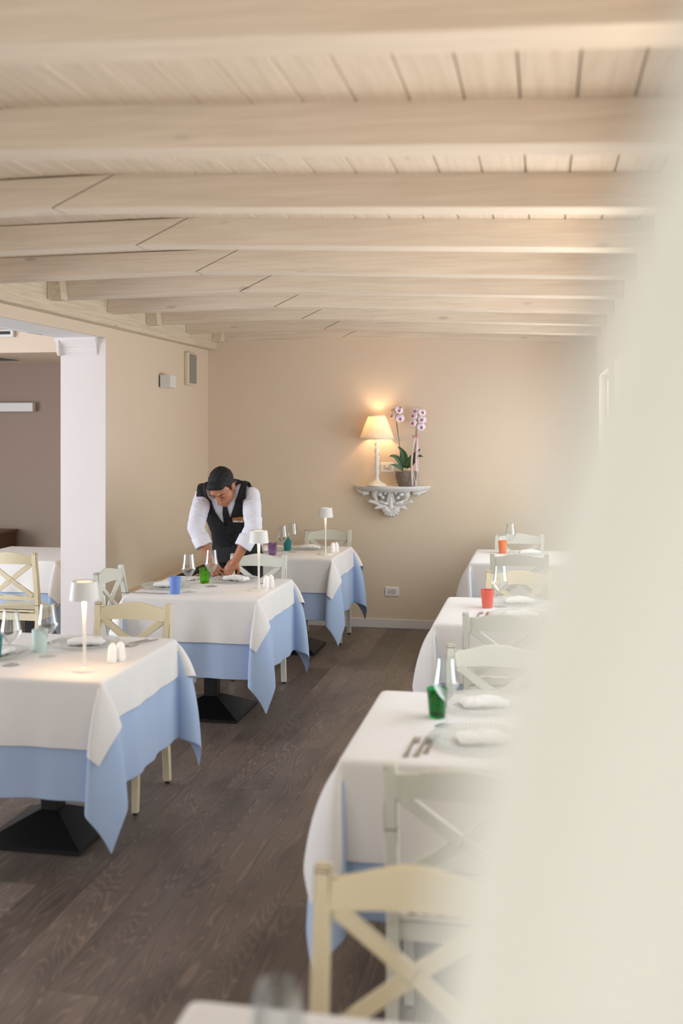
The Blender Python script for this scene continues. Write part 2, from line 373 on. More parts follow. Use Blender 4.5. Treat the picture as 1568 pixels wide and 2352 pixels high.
XK = -1.65                                         # the ceiling breaks gently along this line
def zc(x): return 2.648 + 0.012 * (x - XK) if x < XK else 2.648 - 0.041 * (x - XK)
bm = bmesh.new(); x = -3.02
while x < XR + 0.2:
    x1 = x + 0.137
    hexa(bm, [(x, YR, zc(x)), (x1, YR, zc(x1)), (x1, YB, zc(x1)), (x, YB, zc(x))], [(x, YR, zc(x) + 0.02), (x1, YR, zc(x1) + 0.02), (x1, YB, zc(x1) + 0.02), (x, YB, zc(x) + 0.02)], 0.0025)
    x += 0.141
hexa(bm, [(-3.1, YR, 2.655), (XR + .3, YR, 2.655), (XR + .3, YB, 2.655), (-3.1, YB, 2.655)], [(-3.1, YR, 2.75), (XR + .3, YR, 2.75), (XR + .3, YB, 2.75), (-3.1, YB, 2.75)])
struct('ceiling', bm, M['board'])
bm = bmesh.new(); box(bm, XL - 0.02, XR, YB - 0.014, YB, 0, 0.078, 0.003); struct('baseboard_back', bm, M['trim'])
bm = bmesh.new(); box(bm, XL, XL + 0.014, 6.78, YB - 0.014, 0, 0.078, 0.003); struct('baseboard_left', bm, M['trim'])
# long wall beam the rafters rest on
bm = bmesh.new(); box(bm, XL - 0.02, XL + 0.085, YR, YB, 2.437, 2.66, 0.006); struct('trim_2', bm, M['plate'])
# stepped capital on the end of the wall
bm = bmesh.new()
prof = [(0, 2.365), (0.050, 2.365), (0.050, 2.349), (0.044, 2.341), (0.030, 2.320), (0.026, 2.318), (0.026, 2.306), (0.020, 2.300), (0.020, 2.262), (0.014, 2.252), (0.014, 2.244), (0, 2.240)]; prof = [(d, z + 0.001) for d, z in prof]
loft(bm, [[(x, 6.77 - d, z) for d, z in prof] for x in (-3.30, -3.03)])
loft(bm, [[(-3.30 - d * 0.6, y, z) for d, z in prof] for y in (6.72, 7.05)])
struct('trim_3', bm, M['pilaster'])
bm = bmesh.new(); box(bm, -3.302, XL, 6.762, 6.7695, 0, 2.365); struct('trim_4', bm, M['pilaster'])          # lighter slab on the end of the wall

# rafters, each of two lengths meeting in a slanting scarf joint
RY = [1.905 + 0.782 * k for k in range(10)]
def rafter(i, y):
    nth = 10 - i
    word = ['nearest to the camera', 'second from the camera', 'third from the camera', 'fourth from the camera', 'fifth from the camera',
            'fifth from the back wall', 'fourth from the back wall', 'third from the back wall', 'second from the back wall', 'lying against the back wall'][i]
    jit = random.Random(i)
    t = thing('ceiling_beam', 'whitewashed wooden ceiling beam, ' + word, 'beam', (0, y, 2.5), 0, 'whitewashed ceiling beams')
    w, h, g = (0.118 if i < 9 else 0.1), 0.118, 0.0016
    sx = 0.24                                      # length of the slanting cut
    k = XK - 0.08
    def pt(x, f): return (x, zc(x) - h * (1 - f) + 0.002 - 2.5)
    # left piece: bottom runs to k-g, top runs to k+sx-g ; right piece the mirror
    for side in (0, 1):
        bm = bmesh.new()
        if side == 0: poly = [pt(XL + 0.084, 0), pt(k - g, 0), pt(k + sx - g, 1), pt(XL + 0.084, 1)]
        else: poly = [pt(k + g, 0), pt(XK + 0.3, 0), pt(XR, 0), pt(XR, 1), pt(XK + 0.3, 1), pt(k + sx + g, 1)]
        fs = hexa(bm, [(a, 0, b) for a, b in poly], [(a, w, b) for a, b in poly], 0.004)
        mesh_obj('beam_length', bm, M['beam'], t)
    # dark packing inside the joint
    bm = bmesh.new(); p = [pt(k - g, 0.01), pt(k + g, 0.01), pt(k + sx + g, 0.99), pt(k + sx - g, 0.99)]
    hexa(bm, [(a, 0.003, b) for a, b in p], [(a, w - 0.003, b) for a, b in p]); mesh_obj('joint_seam', bm, M['pad'], t)
    return t
for i, y in enumerate(RY): rafter(i, y)
for i, nm in ((5, 'the largest of three'), (7, 'above the white pillar'), (9, 'in the back corner')):
    bm = bmesh.new(); y = RY[i + 0]
    hexa(bm, [(-2.888, y - 0.085, 2.50), (-2.79, y - 0.085, 2.50), (-2.79, y - 0.002, 2.50), (-2.888, y - 0.002, 2.50)],
         [(-2.888, y - 0.085, 2.63), (-2.80, y - 0.085, 2.63), (-2.80, y - 0.002, 2.63), (-2.888, y - 0.002, 2.63)], 0.006)
    o = mesh_obj('beam_bracket', bm, M['plate'], None, origin=(-2.885, y - 0.04, 2.5)); o.location = (-2.885, y - 0.04, 2.5)
    tag(o, 'small whitewashed wooden block on the long wall beam, ' + nm, 'bracket', 'beam blocks on the wall beam')

# radiator cover under the left wall
t = thing('radiator_cover', 'low beige radiator cover with a dark slotted top along the left wall', 'radiator cover', (-2.84, 8.0, 0))
bm = bmesh.new(); box(bm, -0.128, 0.12, -0.94, 0.985, 0.0, 0.565, 0.004); mesh_obj('casing', bm, M['wall'], t)
bm = bmesh.new(); box(bm, -0.03, 0.10, -0.9, 0.97, 0.555, 0.5665); mesh_obj('grille_bed', bm, M['pad'], t)
bm = bmesh.new()
for k in range(6): box(bm, -0.024 + k * 0.021, -0.018 + k * 0.021, -0.9, 0.97, 0.566, 0.572)
mesh_obj('grille', bm, M['black_metal'], t)

# ------------------------------------------------------------------ fixtures on the walls
t = thing('wall_speaker', 'slim cream wall speaker with a grey grille, high on the left wall', 'speaker', (XL, 8.47, 2.24))
bm = bmesh.new(); box(bm, 0.001, 0.04, -0.105, 0.105, -0.138, 0.138, 0.006); mesh_obj('speaker_box', bm, varied('cream_speaker_plastic', (226, 214, 186), (220, 208, 180), 8, 0.5), t)
bm = bmesh.new(); box(bm, 0.038, 0.043, -0.092, 0.092, -0.124, 0.124, 0.002); mesh_obj('speaker_grille', bm, varied('grey_speaker_mesh', (150, 146, 132), (140, 136, 124), 300, 0.7), t)
t = thing('wall_light', 'small square white cube wall light on the left wall beside the speaker', 'wall light', (XL, 7.835, 2.107))
bm = bmesh.new(); box(bm, 0.012, 0.098, -0.065, 0.065, -0.05, 0.05, 0.002); mesh_obj('light_housing', bm, M['lamp_white'], t)
bm = bmesh.new(); box(bm, 0.0, 0.013, -0.05, 0.05, -0.04, 0.04); mesh_obj('mounting_plate', bm, M['pad'], t)
t = thing('wall_uplight', 'long flat white wall light on the brown wall of the side room', 'wall light', (-4.975, 9.2, 1.935))
bm = bmesh.new(); box(bm, -0.25, 0.235, -0.075, -0.012, -0.042, 0.042, 0.003); mesh_obj('light_housing', bm, M['lamp_white'], t)
bm = bmesh.new(); box(bm, -0.2, 0.2, -0.013, 0, -0.03, 0.03); mesh_obj('mounting_plate', bm, M['lamp_white'], t)
t = thing('air_vent', 'white air outlet box with a dark slot on the side room bulkhead', 'air vent', (-4.37, 7.75, 2.50))
bm = bmesh.new(); box(bm, -0.35, 0.19, -0.03, 0, -0.03, 0.03, 0.002); mesh_obj('vent_frame', bm, M['lamp_white'], t)
bm = bmesh.new(); box(bm, -0.32, 0.165, -0.033, -0.025, -0.009, 0.016); mesh_obj('vent_slot', bm, M['black_metal'], t)
t = thing('ceiling_grille', 'grey slatted air grille in the underside of the side room bulkhead', 'air grille', (-4.97, 8.28, 2.345))
bm = bmesh.new(); box(bm, -0.45, 0.45, -0.28, 0.28, -0.008, 0.0, 0.002); mesh_obj('grille_frame', bm, M['trim'], t)
bm = bmesh.new()
for k in range(17): box(bm, -0.42, 0.42, -0.26 + k * 0.0305, -0.26 + k * 0.0305 + 0.018, -0.012, -0.007)
mesh_obj('grille_slats', bm, M['black_metal'], t)
for (x, y), lb in (((-3.57, 6.9), 'round recessed ceiling spotlight nearest to the white pillar'), ((-4.0, 6.9), 'round recessed ceiling spotlight cut by the left photo edge')):
    z = zs(x)
    t = thing('ceiling_spotlight', lb, 'spotlight', (x, y, z), 0, 'recessed spotlights of the side room'); t.rotation_euler = (0, math.atan(0.17), 0)
    bm = bmesh.new(); lathe(bm, [(0.042, 0.0), (0.055, 0.0), (0.055, -0.004), (0.044, -0.006), (0.042, 0.0)], 24); mesh_obj('trim_ring', bm, M['steel'], t, 40)
    bm = bmesh.new(); lathe(bm, [(0, -0.002), (0.042, -0.002), (0.042, 0.0), (0, 0)], 24); mesh_obj('lens', bm, M['steel'], t)
def socket(t):
    bm = bmesh.new(); box(bm, -0.06, 0.06, -0.010, 0, -0.041, 0.041, 0.004); mesh_obj('cover_plate', bm, M['ceramic'], t)
    bm = bmesh.new(); box(bm, -0.036, 0.036, -0.0125, -0.009, -0.023, 0.023, 0.001); mesh_obj('insert', bm, M['lamp_white'], t)
    bm = bmesh.new()
    for z in (-0.012, 0, 0.012): lathe(bm, [(0, 0), (0.003, 0), (0.003, 0.004), (0, 0.004)], 10, (-0.024, z, 0.010))
    for x in (0.004, 0.022): lathe(bm, [(0, 0), (0.003, 0), (0.003, 0.004), (0, 0.004)], 10, (x, 0, 0.010))
    lathe(bm, [(0.0165, 0), (0.0185, 0), (0.0185, 0.0035), (0.0165, 0.0035), (0.0165, 0)], 24, (0.013, 0, 0.0095))
    bmesh.ops.rotate(bm, verts=bm.verts, cent=(0, 0, 0), matrix=Matrix.Rotation(PI / 2, 3, 'X')); mesh_obj('socket_holes', bm, M['pad'], t)
t = thing('wall_socket', 'white double wall socket low on the back wall above the baseboard', 'socket', (-1.30, YB, 0.319), 0, 'wall sockets'); socket(t)
t = thing('wall_socket', 'white wall socket behind the shelf lamp, with its plug in', 'socket', (-1.34, YB, 1.398), 0, 'wall sockets'); socket(t)

t = thing('sideboard', 'brown wooden sideboard cut by the left photo edge in the side room', 'sideboard', (-5.45, 8.96, 0))
M['brown_wood'] = varied('brown_oak', (104, 74, 46), (84, 58, 36), 5, 0.5, stretch=(1, 8, 8))
bm = bmesh.new(); box(bm, -.53, .53, -.19, .19, .12, .75, .004); mesh_obj('carcass', bm, M['brown_wood'], t)
bm = bmesh.new(); box(bm, -.55, .55, -.21, .2, .75, .78, .004); mesh_obj('top', bm, M['brown_wood'], t)
for x in (-.5, .01):
    bm = bmesh.new(); box(bm, x, x + .49, -.205, -.191, .15, .72, .003); dr = mesh_obj('door', bm, M['brown_wood'], t)
    bm = bmesh.new(); ball(bm, (.06 if x > 0 else -.06, -.218, .45), .014, sub=2); mesh_obj('knob', bm, M['steel'], dr, True)
for x in (-.48, .48):
    for y in (-.15, .15):
        bm = bmesh.new(); box(bm, x - .02, x + .02, y - .02, y + .02, 0, .12, .002); mesh_obj('leg', bm, M['brown_wood'], t)
bm = bmesh.new(); box(bm, -7.0, -3.3, 9.186, 9.2, 0, .078, .003); struct('baseboard_side_room', bm, M['trim'])

# ------------------------------------------------------------------ tables and their cloths
ZT = 0.765
def make_table(label):
    t = thing('dining_table', label, 'table', group='pedestal dining tables')
    bm = bmesh.new(); box(bm, -0.4, 0.4, -0.41, 0.41, ZT - 0.03, ZT - 0.006, 0.006); mesh_obj('tabletop', bm, M['table_wood'], t)
    bm = bmesh.new(); box(bm, -0.04, 0.04, -0.04, 0.04, 0.1, ZT - 0.03, 0.003); mesh_obj('column', bm, M['black_metal'], t)
    bm = bmesh.new(); s = 0.225
    loft(bm, [[(-a, -a, z), (a, -a, z), (a, a, z), (-a, a, z)] for a, z in ((s, 0.001), (s, 0.018), (s - 0.012, 0.024), (0.05, 0.105), (0.042, 0.108))])
    mesh_obj('pedestal_base', bm, M['black_metal'], t)
    bm = bmesh.new(); box(bm, -0.25, 0.25, -0.25, 0.25, ZT - 0.045, ZT - 0.0305); mesh_obj('top_plate', bm, M['black_metal'], t)
    return t

def loop_table(A, tau, N=240, B0=None):
    """closed elliptical loop on the sphere of ray directions, quarter-turn long: a cloth corner hanging in one flute"""
    def per(B): h = ((A - B) / (A + B)) ** 2; return PI * (A + B) * (1 + 3 * h / (10 + math.sqrt(4 - 3 * h)))
    lo, hi = 0.001, 1.0
    for _ in range(50):
        B = (lo + hi) / 2
        if per(B) > PI / 2: hi = B
        else: lo = B
    if B0: B = B0
    q = []
    for i in range(N + 1):
        a = 2 * PI * i / N
        d = tau + A - A * math.cos(a); g = B * math.sin(a)       # along the diagonal, across it (+ towards the first side)
        q.append((d, g))
    L = [0]
    for a, b in zip(q, q[1:]): L.append(L[-1] + math.dist(a, b))
    def f(u):
        s = u * L[-1]
        for i in range(N):
            if L[i + 1] >= s:
                k = (s - L[i]) / (L[i + 1] - L[i] + 1e-9); return (q[i][0] + (q[i + 1][0] - q[i][0]) * k, q[i][1] + (q[i + 1][1] - q[i][1]) * k)
        return q[-1]
    return f, B
def drape(hx, hy, z, L, R, F, B, mat, name, label, cat, center, group, corners, tau=0.05, grow=0.0, rip=0.05, seed=0, pad=0.0, B0=None):
    """square cloth over a rectangular top: flat, rolled over the edge, hanging sides, one cone flute per corner.
       corners: dict 'fr','fl','br','bl' -> (A, swing): flatness of the flute and its swing off the diagonal"""
    rnd = random.Random(seed); hx += pad; hy += pad; rho = 0.014; n = 22; R0 = 0.20
    ph = [rnd.uniform(0, 6.28) for _ in range(8)]
    def side_ax(lo, h, hi):
        a = [-(lo * (1 - i / n)) for i in range(n)]; m = 26
        return [(-h, x) for x in a] + [(-h + 2 * h * i / m, 0.0) for i in range(m + 1)] + [(h, hi * (i + 1) / n) for i in range(n)]
    AX, AY = side_ax(L, hx, R), side_ax(F, hy, B)
    LP = {}
    for k, (A, sw) in corners.items(): LP[k] = (loop_table(A, tau, 240, B0), sw)
    gs = 1 + grow
    def hang(a, out, dirv):
        """out = unit outward horizontal, dirv = final unit direction"""
        q = rho * PI / 2
        if a < q:
            th = a / rho; return out * (rho * math.sin(th)) + Vector((0, 0, -rho * (1 - math.cos(th))))
        l = a - q; h = Vector((dirv.x, dirv.y, 0)); tl = h.length; zz = 0.0; m_ = 8
        for k_ in range(m_): sl = min(.93, tl * math.exp(-(k_ + .5) / m_ * l / R0)); zz -= math.sqrt(1 - sl * sl) * l / m_
        return out * rho + Vector((0, 0, -rho)) + h * (R0 * (1 - math.exp(-l / R0))) + Vector((0, 0, zz))
    bm = bmesh.new(); V = []
    for (ex, ax) in AX:
        row = []
        for (ey, ay) in AY:
            P = Vector((ex, ey, z)); sx = (ax > 0) - (ax < 0); sy = (ay > 0) - (ay < 0)
            if not sx and not sy:
                p = P + Vector((0, 0, 0.0006 * math.sin(9 * ex + ph[0]) * math.sin(8 * ey + ph[1])))
            elif sx and sy:
                key = ('b' if sy > 0 else 'f') + ('r' if sx > 0 else 'l'); (fn, Bq), sw = LP[key]
                a, b = abs(ax), abs(ay); r = math.hypot(a, b); phi = math.atan2(b, a)
                d, g = fn(phi / (PI / 2)); d *= gs; g *= gs
                g += sw * (1 - math.cos(2 * PI * phi / (PI / 2))) * 0.5
                c = math.sqrt(0.5); pp, qq = (d + g) * c, (d - g) * c
                pp = max(pp, -0.75); qq = max(qq, -0.75)
                dv = Vector((sx * pp, sy * qq, -math.sqrt(max(0.05, 1 - pp * pp - qq * qq))))
                p = P + hang(r, Vector((sx * math.cos(phi), sy * math.sin(phi), 0)), dv)
            else:
                a = abs(ax) if sx else abs(ay); s = ey if sx else ex; h = hy if sx else hx
                out = Vector((sx, sy, 0)); ed = math.sin(PI * (s + h) / (2 * h)) ; idx = (2 if sx > 0 else 3) if sx else (4 if sy > 0 else 5)
                tl = tau * 0.707 * gs + rip * (ed * (0.5 + 0.5 * math.sin(s * (9 + idx) + ph[idx])) + .35 * ed * math.sin(s * 31 + ph[idx - 2])) * min(1, a / 0.2)
                p = P + hang(a, out, Vector((out.x * tl, out.y * tl, -math.sqrt(1 - tl * tl))))
            if sx or sy:
                hg = min(1, max(abs(ax), abs(ay)) / .15); p += Vector((sx, sy, 0)) * (.0035 * hg * (noise.noise(Vector((p.x * 7 + seed, p.y * 7, p.z * 3))) + .4))
            row.append(bm.verts.new(p))
        V.append(row)
    for i in range(len(V) - 1):
        for j in range(len(V[0]) - 1): bm.faces.new((V[i][j], V[i + 1][j], V[i + 1][j + 1], V[i][j + 1]))
    o = mesh_obj(name, bm, mat, None, True, origin=(0, 0, z)); o.location = (center[0], center[1], z)
    for p in o.data.polygons: p.use_smooth = True
    add_solid(o, 0.0016, 1 if o.data.polygons[len(o.data.polygons) // 2].normal.z > 0 else -1)
    sb = o.modifiers.new('soft', 'SUBSURF'); sb.levels = 0; sb.render_levels = 1
    return tag(o, label, cat, group)

TABLES = {   # name: (x0, x1, y0, y1, white drops L R F B, blue drops L R F B)
    'L1': (-2.48, -1.685, 3.79, 4.60, (.30, .18, .27, .19), (.46, .46, .47, .46)),
    'L2': (-2.40, -1.605, 5.74, 6.55, (.30, .16, .26, .20), (.46, .46, .46, .46)),
    'L3': (-2.35, -1.555, 7.60, 8.42, (.30, .17, .26, .20), (.46, .46, .46, .44)),
    'R0': (-.585, .205, .90, 1.70, (.30, .20, .28, .25), (.46, .30, .46, .46)),
    'R1': (-.585, .205, 3.04, 3.85, (.31, .20, .30, .25), (.46, .30, .47, .46)),
    'R2': (-.535, .255, 5.23, 6.04, (.31, .12, .30, .25), (.46, .14, .46, .46)),
    'R3': (-.525, .265, 7.61, 8.43, (.31, .12, .31, .25), (.46, .14, .46, .44)),
    'S': (-4.30, -3.50, 7.10, 7.90, (.25, .22, .24, .24), (.46, .46, .40, .46)),
}
WHERE = {'L1': 'nearest table at the left edge', 'L2': 'table the waiter is setting', 'L3': 'left-hand table nearest the back wall', 'R0': 'table at the bottom edge of the photo',
         'R1': 'right-hand table with the green tumbler', 'R2': 'right-hand table with the red tumbler', 'R3': 'right-hand table with the orange tumbler', 'S': 'side room table behind the white pillar'}
CORN = {k: {c: (a, sw) for c, a, sw in (('fr', .20, .0), ('fl', .20, .0), ('br', .22, .0), ('bl', .2, .0))} for k in TABLES}
CORN['L1'].update(fr=(.20, .05), br=(.30, -.08)); CORN['L2'].update(fr=(.20, .03), br=(.26, .02)); CORN['L3'].update(fr=(.17, .03), br=(.26, .10))
tproto = None
for i, (k, (x0, x1, y0, y1, wd, bd)) in enumerate(TABLES.items()):
    c = ((x0 + x1) / 2, (y0 + y1) / 2, 0)
    lb = 'dining table on a black pedestal base, ' + WHERE[k]
    if tproto is None: tproto = make_table(lb); tproto.location = c
    else: dup(tproto, lb, None, c)
    hx, hy = 0.402, 0.412
    drape(hx - 0.012, hy - 0.012, ZT - 0.0025, *bd, M['blue_cloth'], 'undercloth', 'long light blue undercloth on the ' + WHERE[k], 'tablecloth', c, 'blue undercloths', CORN[k], 0.08, 0, 0.14, i, 0.0, 0.44)
    drape(hx - 0.012, hy - 0.012, ZT + 0.002, *wd, M['white_cloth'], 'tablecloth', 'short cream white tablecloth on the ' + WHERE[k], 'tablecloth', c, 'white tablecloths', CORN[k], 0.14, 0.0, 0.14, i, 0.006, 0.50)
lab_cloth = [o for o in COL.objects if o.name == 'tablecloth'][0]
bm = bmesh.new(); box(bm, -.0006, .0006, -.009, .009, -.017, .017); cl = mesh_obj('care_label', bm, base_mat('white_care_label', (240, 240, 240), .6)[0], lab_cloth)
cl.location = Vector((-1.618, 3.80, .532)) - lab_cloth.location; cl.rotation_euler = (.1, 0, -.5); cl['label'] = 'small white sewn-in care label with grey print'
bm = bmesh.new()
for k, ln in enumerate((.012, .010, .013)): box(bm, .0006, .0009, -.0065, -.0065 + ln, .006 - k * .006, .009 - k * .006)
mesh_obj('label_print', bm, base_mat('grey_label_print', (120, 120, 126), .6)[0], cl)
ZC = ZT + 0.0037                                   # top of the cloth

# ------------------------------------------------------------------ chairs
def bar(bm, p0, p1, wdt, thk, up, bev=0.002, em=1, w1=None):
    """rectangular bar from p0 to p1, wdt across, thk along up"""
    p0, p1 = Vector(p0), Vector(p1); d = (p1 - p0).normalized(); u = (Vector(up) - d * d.dot(Vector(up))).normalized(); x = d.cross(u)
    def ring(p, wd): return [p + x * wd / 2 + u * thk / 2, p - x * wd / 2 + u * thk / 2, p - x * wd / 2 - u * thk / 2, p + x * wd / 2 - u * thk / 2]
    hexa(bm, ring(p0, wdt), ring(p1, w1 or wdt), bev, em)
def make_chair(label, paint, edge):
    t = thing('dining_chair', label, 'chair', group='cross-back dining chairs'); mm = [paint, edge]
    def by(z): return 0.19 + max(0, (z - 0.45)) * 0.15          # leaning line of the back
    bm = bmesh.new()                                            # seat: wider at the front, dished edge
    out = []
    for y, hw in ((-0.215, 0.20), (-0.19, 0.222), (0.0, 0.212), (0.17, 0.19), (0.205, 0.165)): out.append((hw, y))
    ring = [(x, y) for x, y in out] + [(-x, y) for x, y in out[::-1]]
    hexa(bm, [(x, y, 0.445) for x, y in ring], [(x, y, 0.47) for x, y in ring], 0.006, 1); mesh_obj('seat', bm, mm, t)
    bm = bmesh.new()
    for s in (-1, 1): bar(bm, (s * 0.185, -0.17, 0.415), (s * 0.175, 0.18, 0.415), 0.02, 0.055, (0, 0, 1))
    bar(bm, (-0.18, -0.18, 0.415), (0.18, -0.18, 0.415), 0.02, 0.055, (0, 0, 1)); bar(bm, (-0.17, 0.18, 0.415), (0.17, 0.18, 0.415), 0.02, 0.055, (0, 0, 1))
    mesh_obj('seat_frame', bm, mm, t)
    for s in (-1, 1):
        bm = bmesh.new(); x = s * 0.19                          # front leg, slightly sabre-curved
        loft(bm, [[(x + dx, y + dy, z) for dx, dy in ((-a, -a), (a, -a), (a, a), (-a, a))] for a, y, z in ((0.013, -0.192, 0.012), (0.0145, -0.187, 0.12), (0.016, -0.184, 0.28), (0.018, -0.184, 0.445))])
        lg = mesh_obj('leg', bm, mm, t)
        bm = bmesh.new(); lathe(bm, [(0, 0), (0.012, 0), (0.012, 0.013), (0, 0.013)], 12, (x, -0.192, 0.0)); mesh_obj('foot_pad', bm, M['pad'], lg)
        bm = bmesh.new(); x = s * 0.183                          # rear leg runs up as back post
        R = loft(bm, [[(x + dx, y + dy, z) for dx, dy in ((-0.0165, -b), (0.0165, -b), (0.0165, b), (-0.0165, b))] for b, y, z in
             ((0.014, 0.235, 0.012), (0.017, 0.215, 0.2), (0.020, 0.19, 0.43), (0.020, by(0.5), 0.5), (0.018, by(0.7), 0.7), (0.015, by(0.868), 0.866), (0.013, by(0.876), 0.876))])
        bevel(bm, bm.faces[:], 0.002, 1)
        pb = mesh_obj('back_post', bm, mm, t)
        bm = bmesh.new(); lathe(bm, [(0, 0), (0.013, 0), (0.013, 0.013), (0, 0.013)], 12, (x, 0.235, 0.0)); mesh_obj('foot_pad', bm, M['pad'], pb)
    bm = bmesh.new()                                            # top rail: arched, bowed backwards
    N = 16; bot, top = [], []
    for i in range(N + 1):
        u = i / N * 2 - 1; x = u * 0.168; bow = 0.022 * (1 - u * u); zt = 0.853 + 0.024 * (0.5 + 0.5 * math.cos(PI * u)) ; zb = 0.79 + 0.004 * (1 - u * u)
        bot.append((x, by(zb) + bow, zb)); top.append((x, by(zt) + bow, zt))
    rings = [[(b[0], b[1] - 0.009, b[2]), (b[0], b[1] + 0.009, b[2]), (c[0], c[1] + 0.009, c[2]), (c[0], c[1] - 0.009, c[2])] for b, c in zip(bot, top)]
    R = loft(bm, rings)
    es = [e for e in bm.edges if (e.verts[0].co - e.verts[1].co).length < 0.03 and abs(e.verts[0].co.y - e.verts[1].co.y) < 0.0085 and e.verts[0].co.x != e.verts[1].co.x]
    r = bmesh.ops.bevel(bm, geom=es, offset=0.002, segments=1, affect='EDGES')
    for f in r['faces']: f.material_index = 1
    mesh_obj('top_rail', bm, mm, t)
    bm = bmesh.new(); bar(bm, (-0.168, by(0.55) + 0.002, 0.55), (0.168, by(0.55) + 0.002, 0.55), 0.017, 0.036, (0, 0.15, 1)); mesh_obj('lower_rail', bm, mm, t)
    for s in (-1, 1):
        bm = bmesh.new(); o = 0.0032 * s
        a, b_ = Vector((-s * 0.155, by(0.565) + 0.004 + o, 0.566)), Vector((s * 0.155, by(0.79) + 0.006 + o, 0.793)); mid = (a + b_) / 2 + Vector((0, 0.010, 0))
        nrm = Vector((0, 1, -0.15))
        bar(bm, a, mid, 0.034, 0.012, nrm, 0.0015); bar(bm, mid, b_, 0.034, 0.012, nrm, 0.0015)
        mesh_obj('cross_slat', bm, mm, t)
    return t
ivory = make_chair('ivory cross-back chair behind the nearest left-hand table', M['chair'], M['chair_edge'])
sage = make_chair('pale cross-back chair at the left end of the table the waiter is setting', M['chair_g'], M['chair_g_edge'])
ivory.location = (-2.0, 4.64, 0); ivory.rotation_euler = (0, 0, 0)
sage.location = (-2.38, 6.05, 0); sage.rotation_euler = (0, 0, PI / 2)
for src, lb, loc, rz in (
    (sage, 'ivory cross-back chair standing in front of the waiter', (-1.925, 6.68, 0), 0),
    (sage, 'pale cross-back chair against the back wall, under the shelf side', (-1.80, 8.43, 0), 0),
    (ivory, 'ivory cross-back chair, nearest to the camera, blurred at the bottom of the photo', (-.25, 1.79, 0), 0),
    (sage, 'cream cross-back chair on the near side of the table with the green tumbler', (-.21, 2.94, 0), PI),
    (sage, 'cream cross-back chair on the far side of the table with the green tumbler', (-.185, 3.95, 0), 0),
    (sage, 'pale cross-back chair on the near side of the table with the red tumbler', (-.18, 5.20, 0), PI),
    (ivory, 'ivory cross-back chair on the far side of the table with the red tumbler', (-.15, 6.17, 0), 0),
    (sage, 'pale cross-back chair on the near side of the table with the orange tumbler', (-.17, 7.54, 0), PI),
    (sage, 'pale cross-back chair at the back wall beyond the orange tumbler', (-.20, 8.40, 0), 0),
    (ivory, 'ivory cross-back chair seen from behind in the side room', (-3.66, 6.97, 0), PI)):
    dup(src, lb, None, loc, rz)

# ------------------------------------------------------------------ table lamps
def make_lamp(label, energy):
    t = thing('table_lamp', label, 'lamp', group='white cordless table lamps')
    bm = bmesh.new(); lathe(bm, [(0, 0), (0.052, 0), (0.0525, 0.002), (0.0525, 0.010), (0.050, 0.0125), (0.012, 0.0145), (0.009, 0.018), (0, 0.018)], 40); mesh_obj('base', bm, M['lamp_white'], t, 40)
    bm = bmesh.new(); lathe(bm, [(0, 0.016), (0.0078, 0.016), (0.0062, 0.05), (0.0068, 0.20), (0.0105, 0.296), (0, 0.296)], 24); mesh_obj('stem', bm, M['lamp_white'], t, 40)
    bm = bmesh.new(); lathe(bm, [(0.0575, 0.287), (0.0595, 0.287), (0.0515, 0.357), (0.0505, 0.3605), (0.047, 0.361), (0.035, 0.3595), (0.033, 0.357), (0.0485, 0.355), (0.0575, 0.287)], 48); sh = mesh_obj('shade', bm, M['lamp_white'], t, 40)
    bm = bmesh.new(); lathe(bm, [(0, 0.3545), (0.036, 0.3545), (0.036, 0.357), (0, 0.357)], 32); mesh_obj('top_diffuser', bm, M['led_top'], t)
    bm = bmesh.new(); lathe(bm, [(0, 0.306), (0.0535, 0.306), (0.053, 0.312), (0, 0.312)], 32); mesh_obj('light_disc', bm, M['led'], t)
    bm = bmesh.new(); lathe(bm, [(0.0, 0.296), (0.012, 0.296), (0.012, 0.307), (0, 0.307)], 16); mesh_obj('neck', bm, M['lamp_white'], t)
    return t
M['led_top'] = emit('faint_top_diffuser', (255, 226, 180), 0.9)
lamp1 = make_lamp('white mushroom table lamp, lit, on the nearest left-hand table', 1)
lamp1.location = (-1.815, 3.927, ZC)
for lb, loc in (('white mushroom table lamp in front of the waiter', (-1.677, 6.043, ZC)), ('white mushroom table lamp on the table by the back wall', (-1.649, 7.846, ZC))):
    dup(lamp1, lb, None, loc)
for loc, e in (((-1.815, 3.927), 3.0), ((-1.677, 6.043), 0.35), ((-1.649, 7.846), 0.35)):
    l = bpy.data.lights.new('lamp_light', 'SPOT'); l.energy = e; l.color = (1.0, 0.60, 0.32); l.spot_size = math.radians(140); l.spot_blend = 0.8; l.shadow_soft_size = 0.03
    o = bpy.data.objects.new('lamp_light', l); COL.objects.link(o); o.location = (loc[0] + 0.0, loc[1] - 0.025, ZC + 0.295)

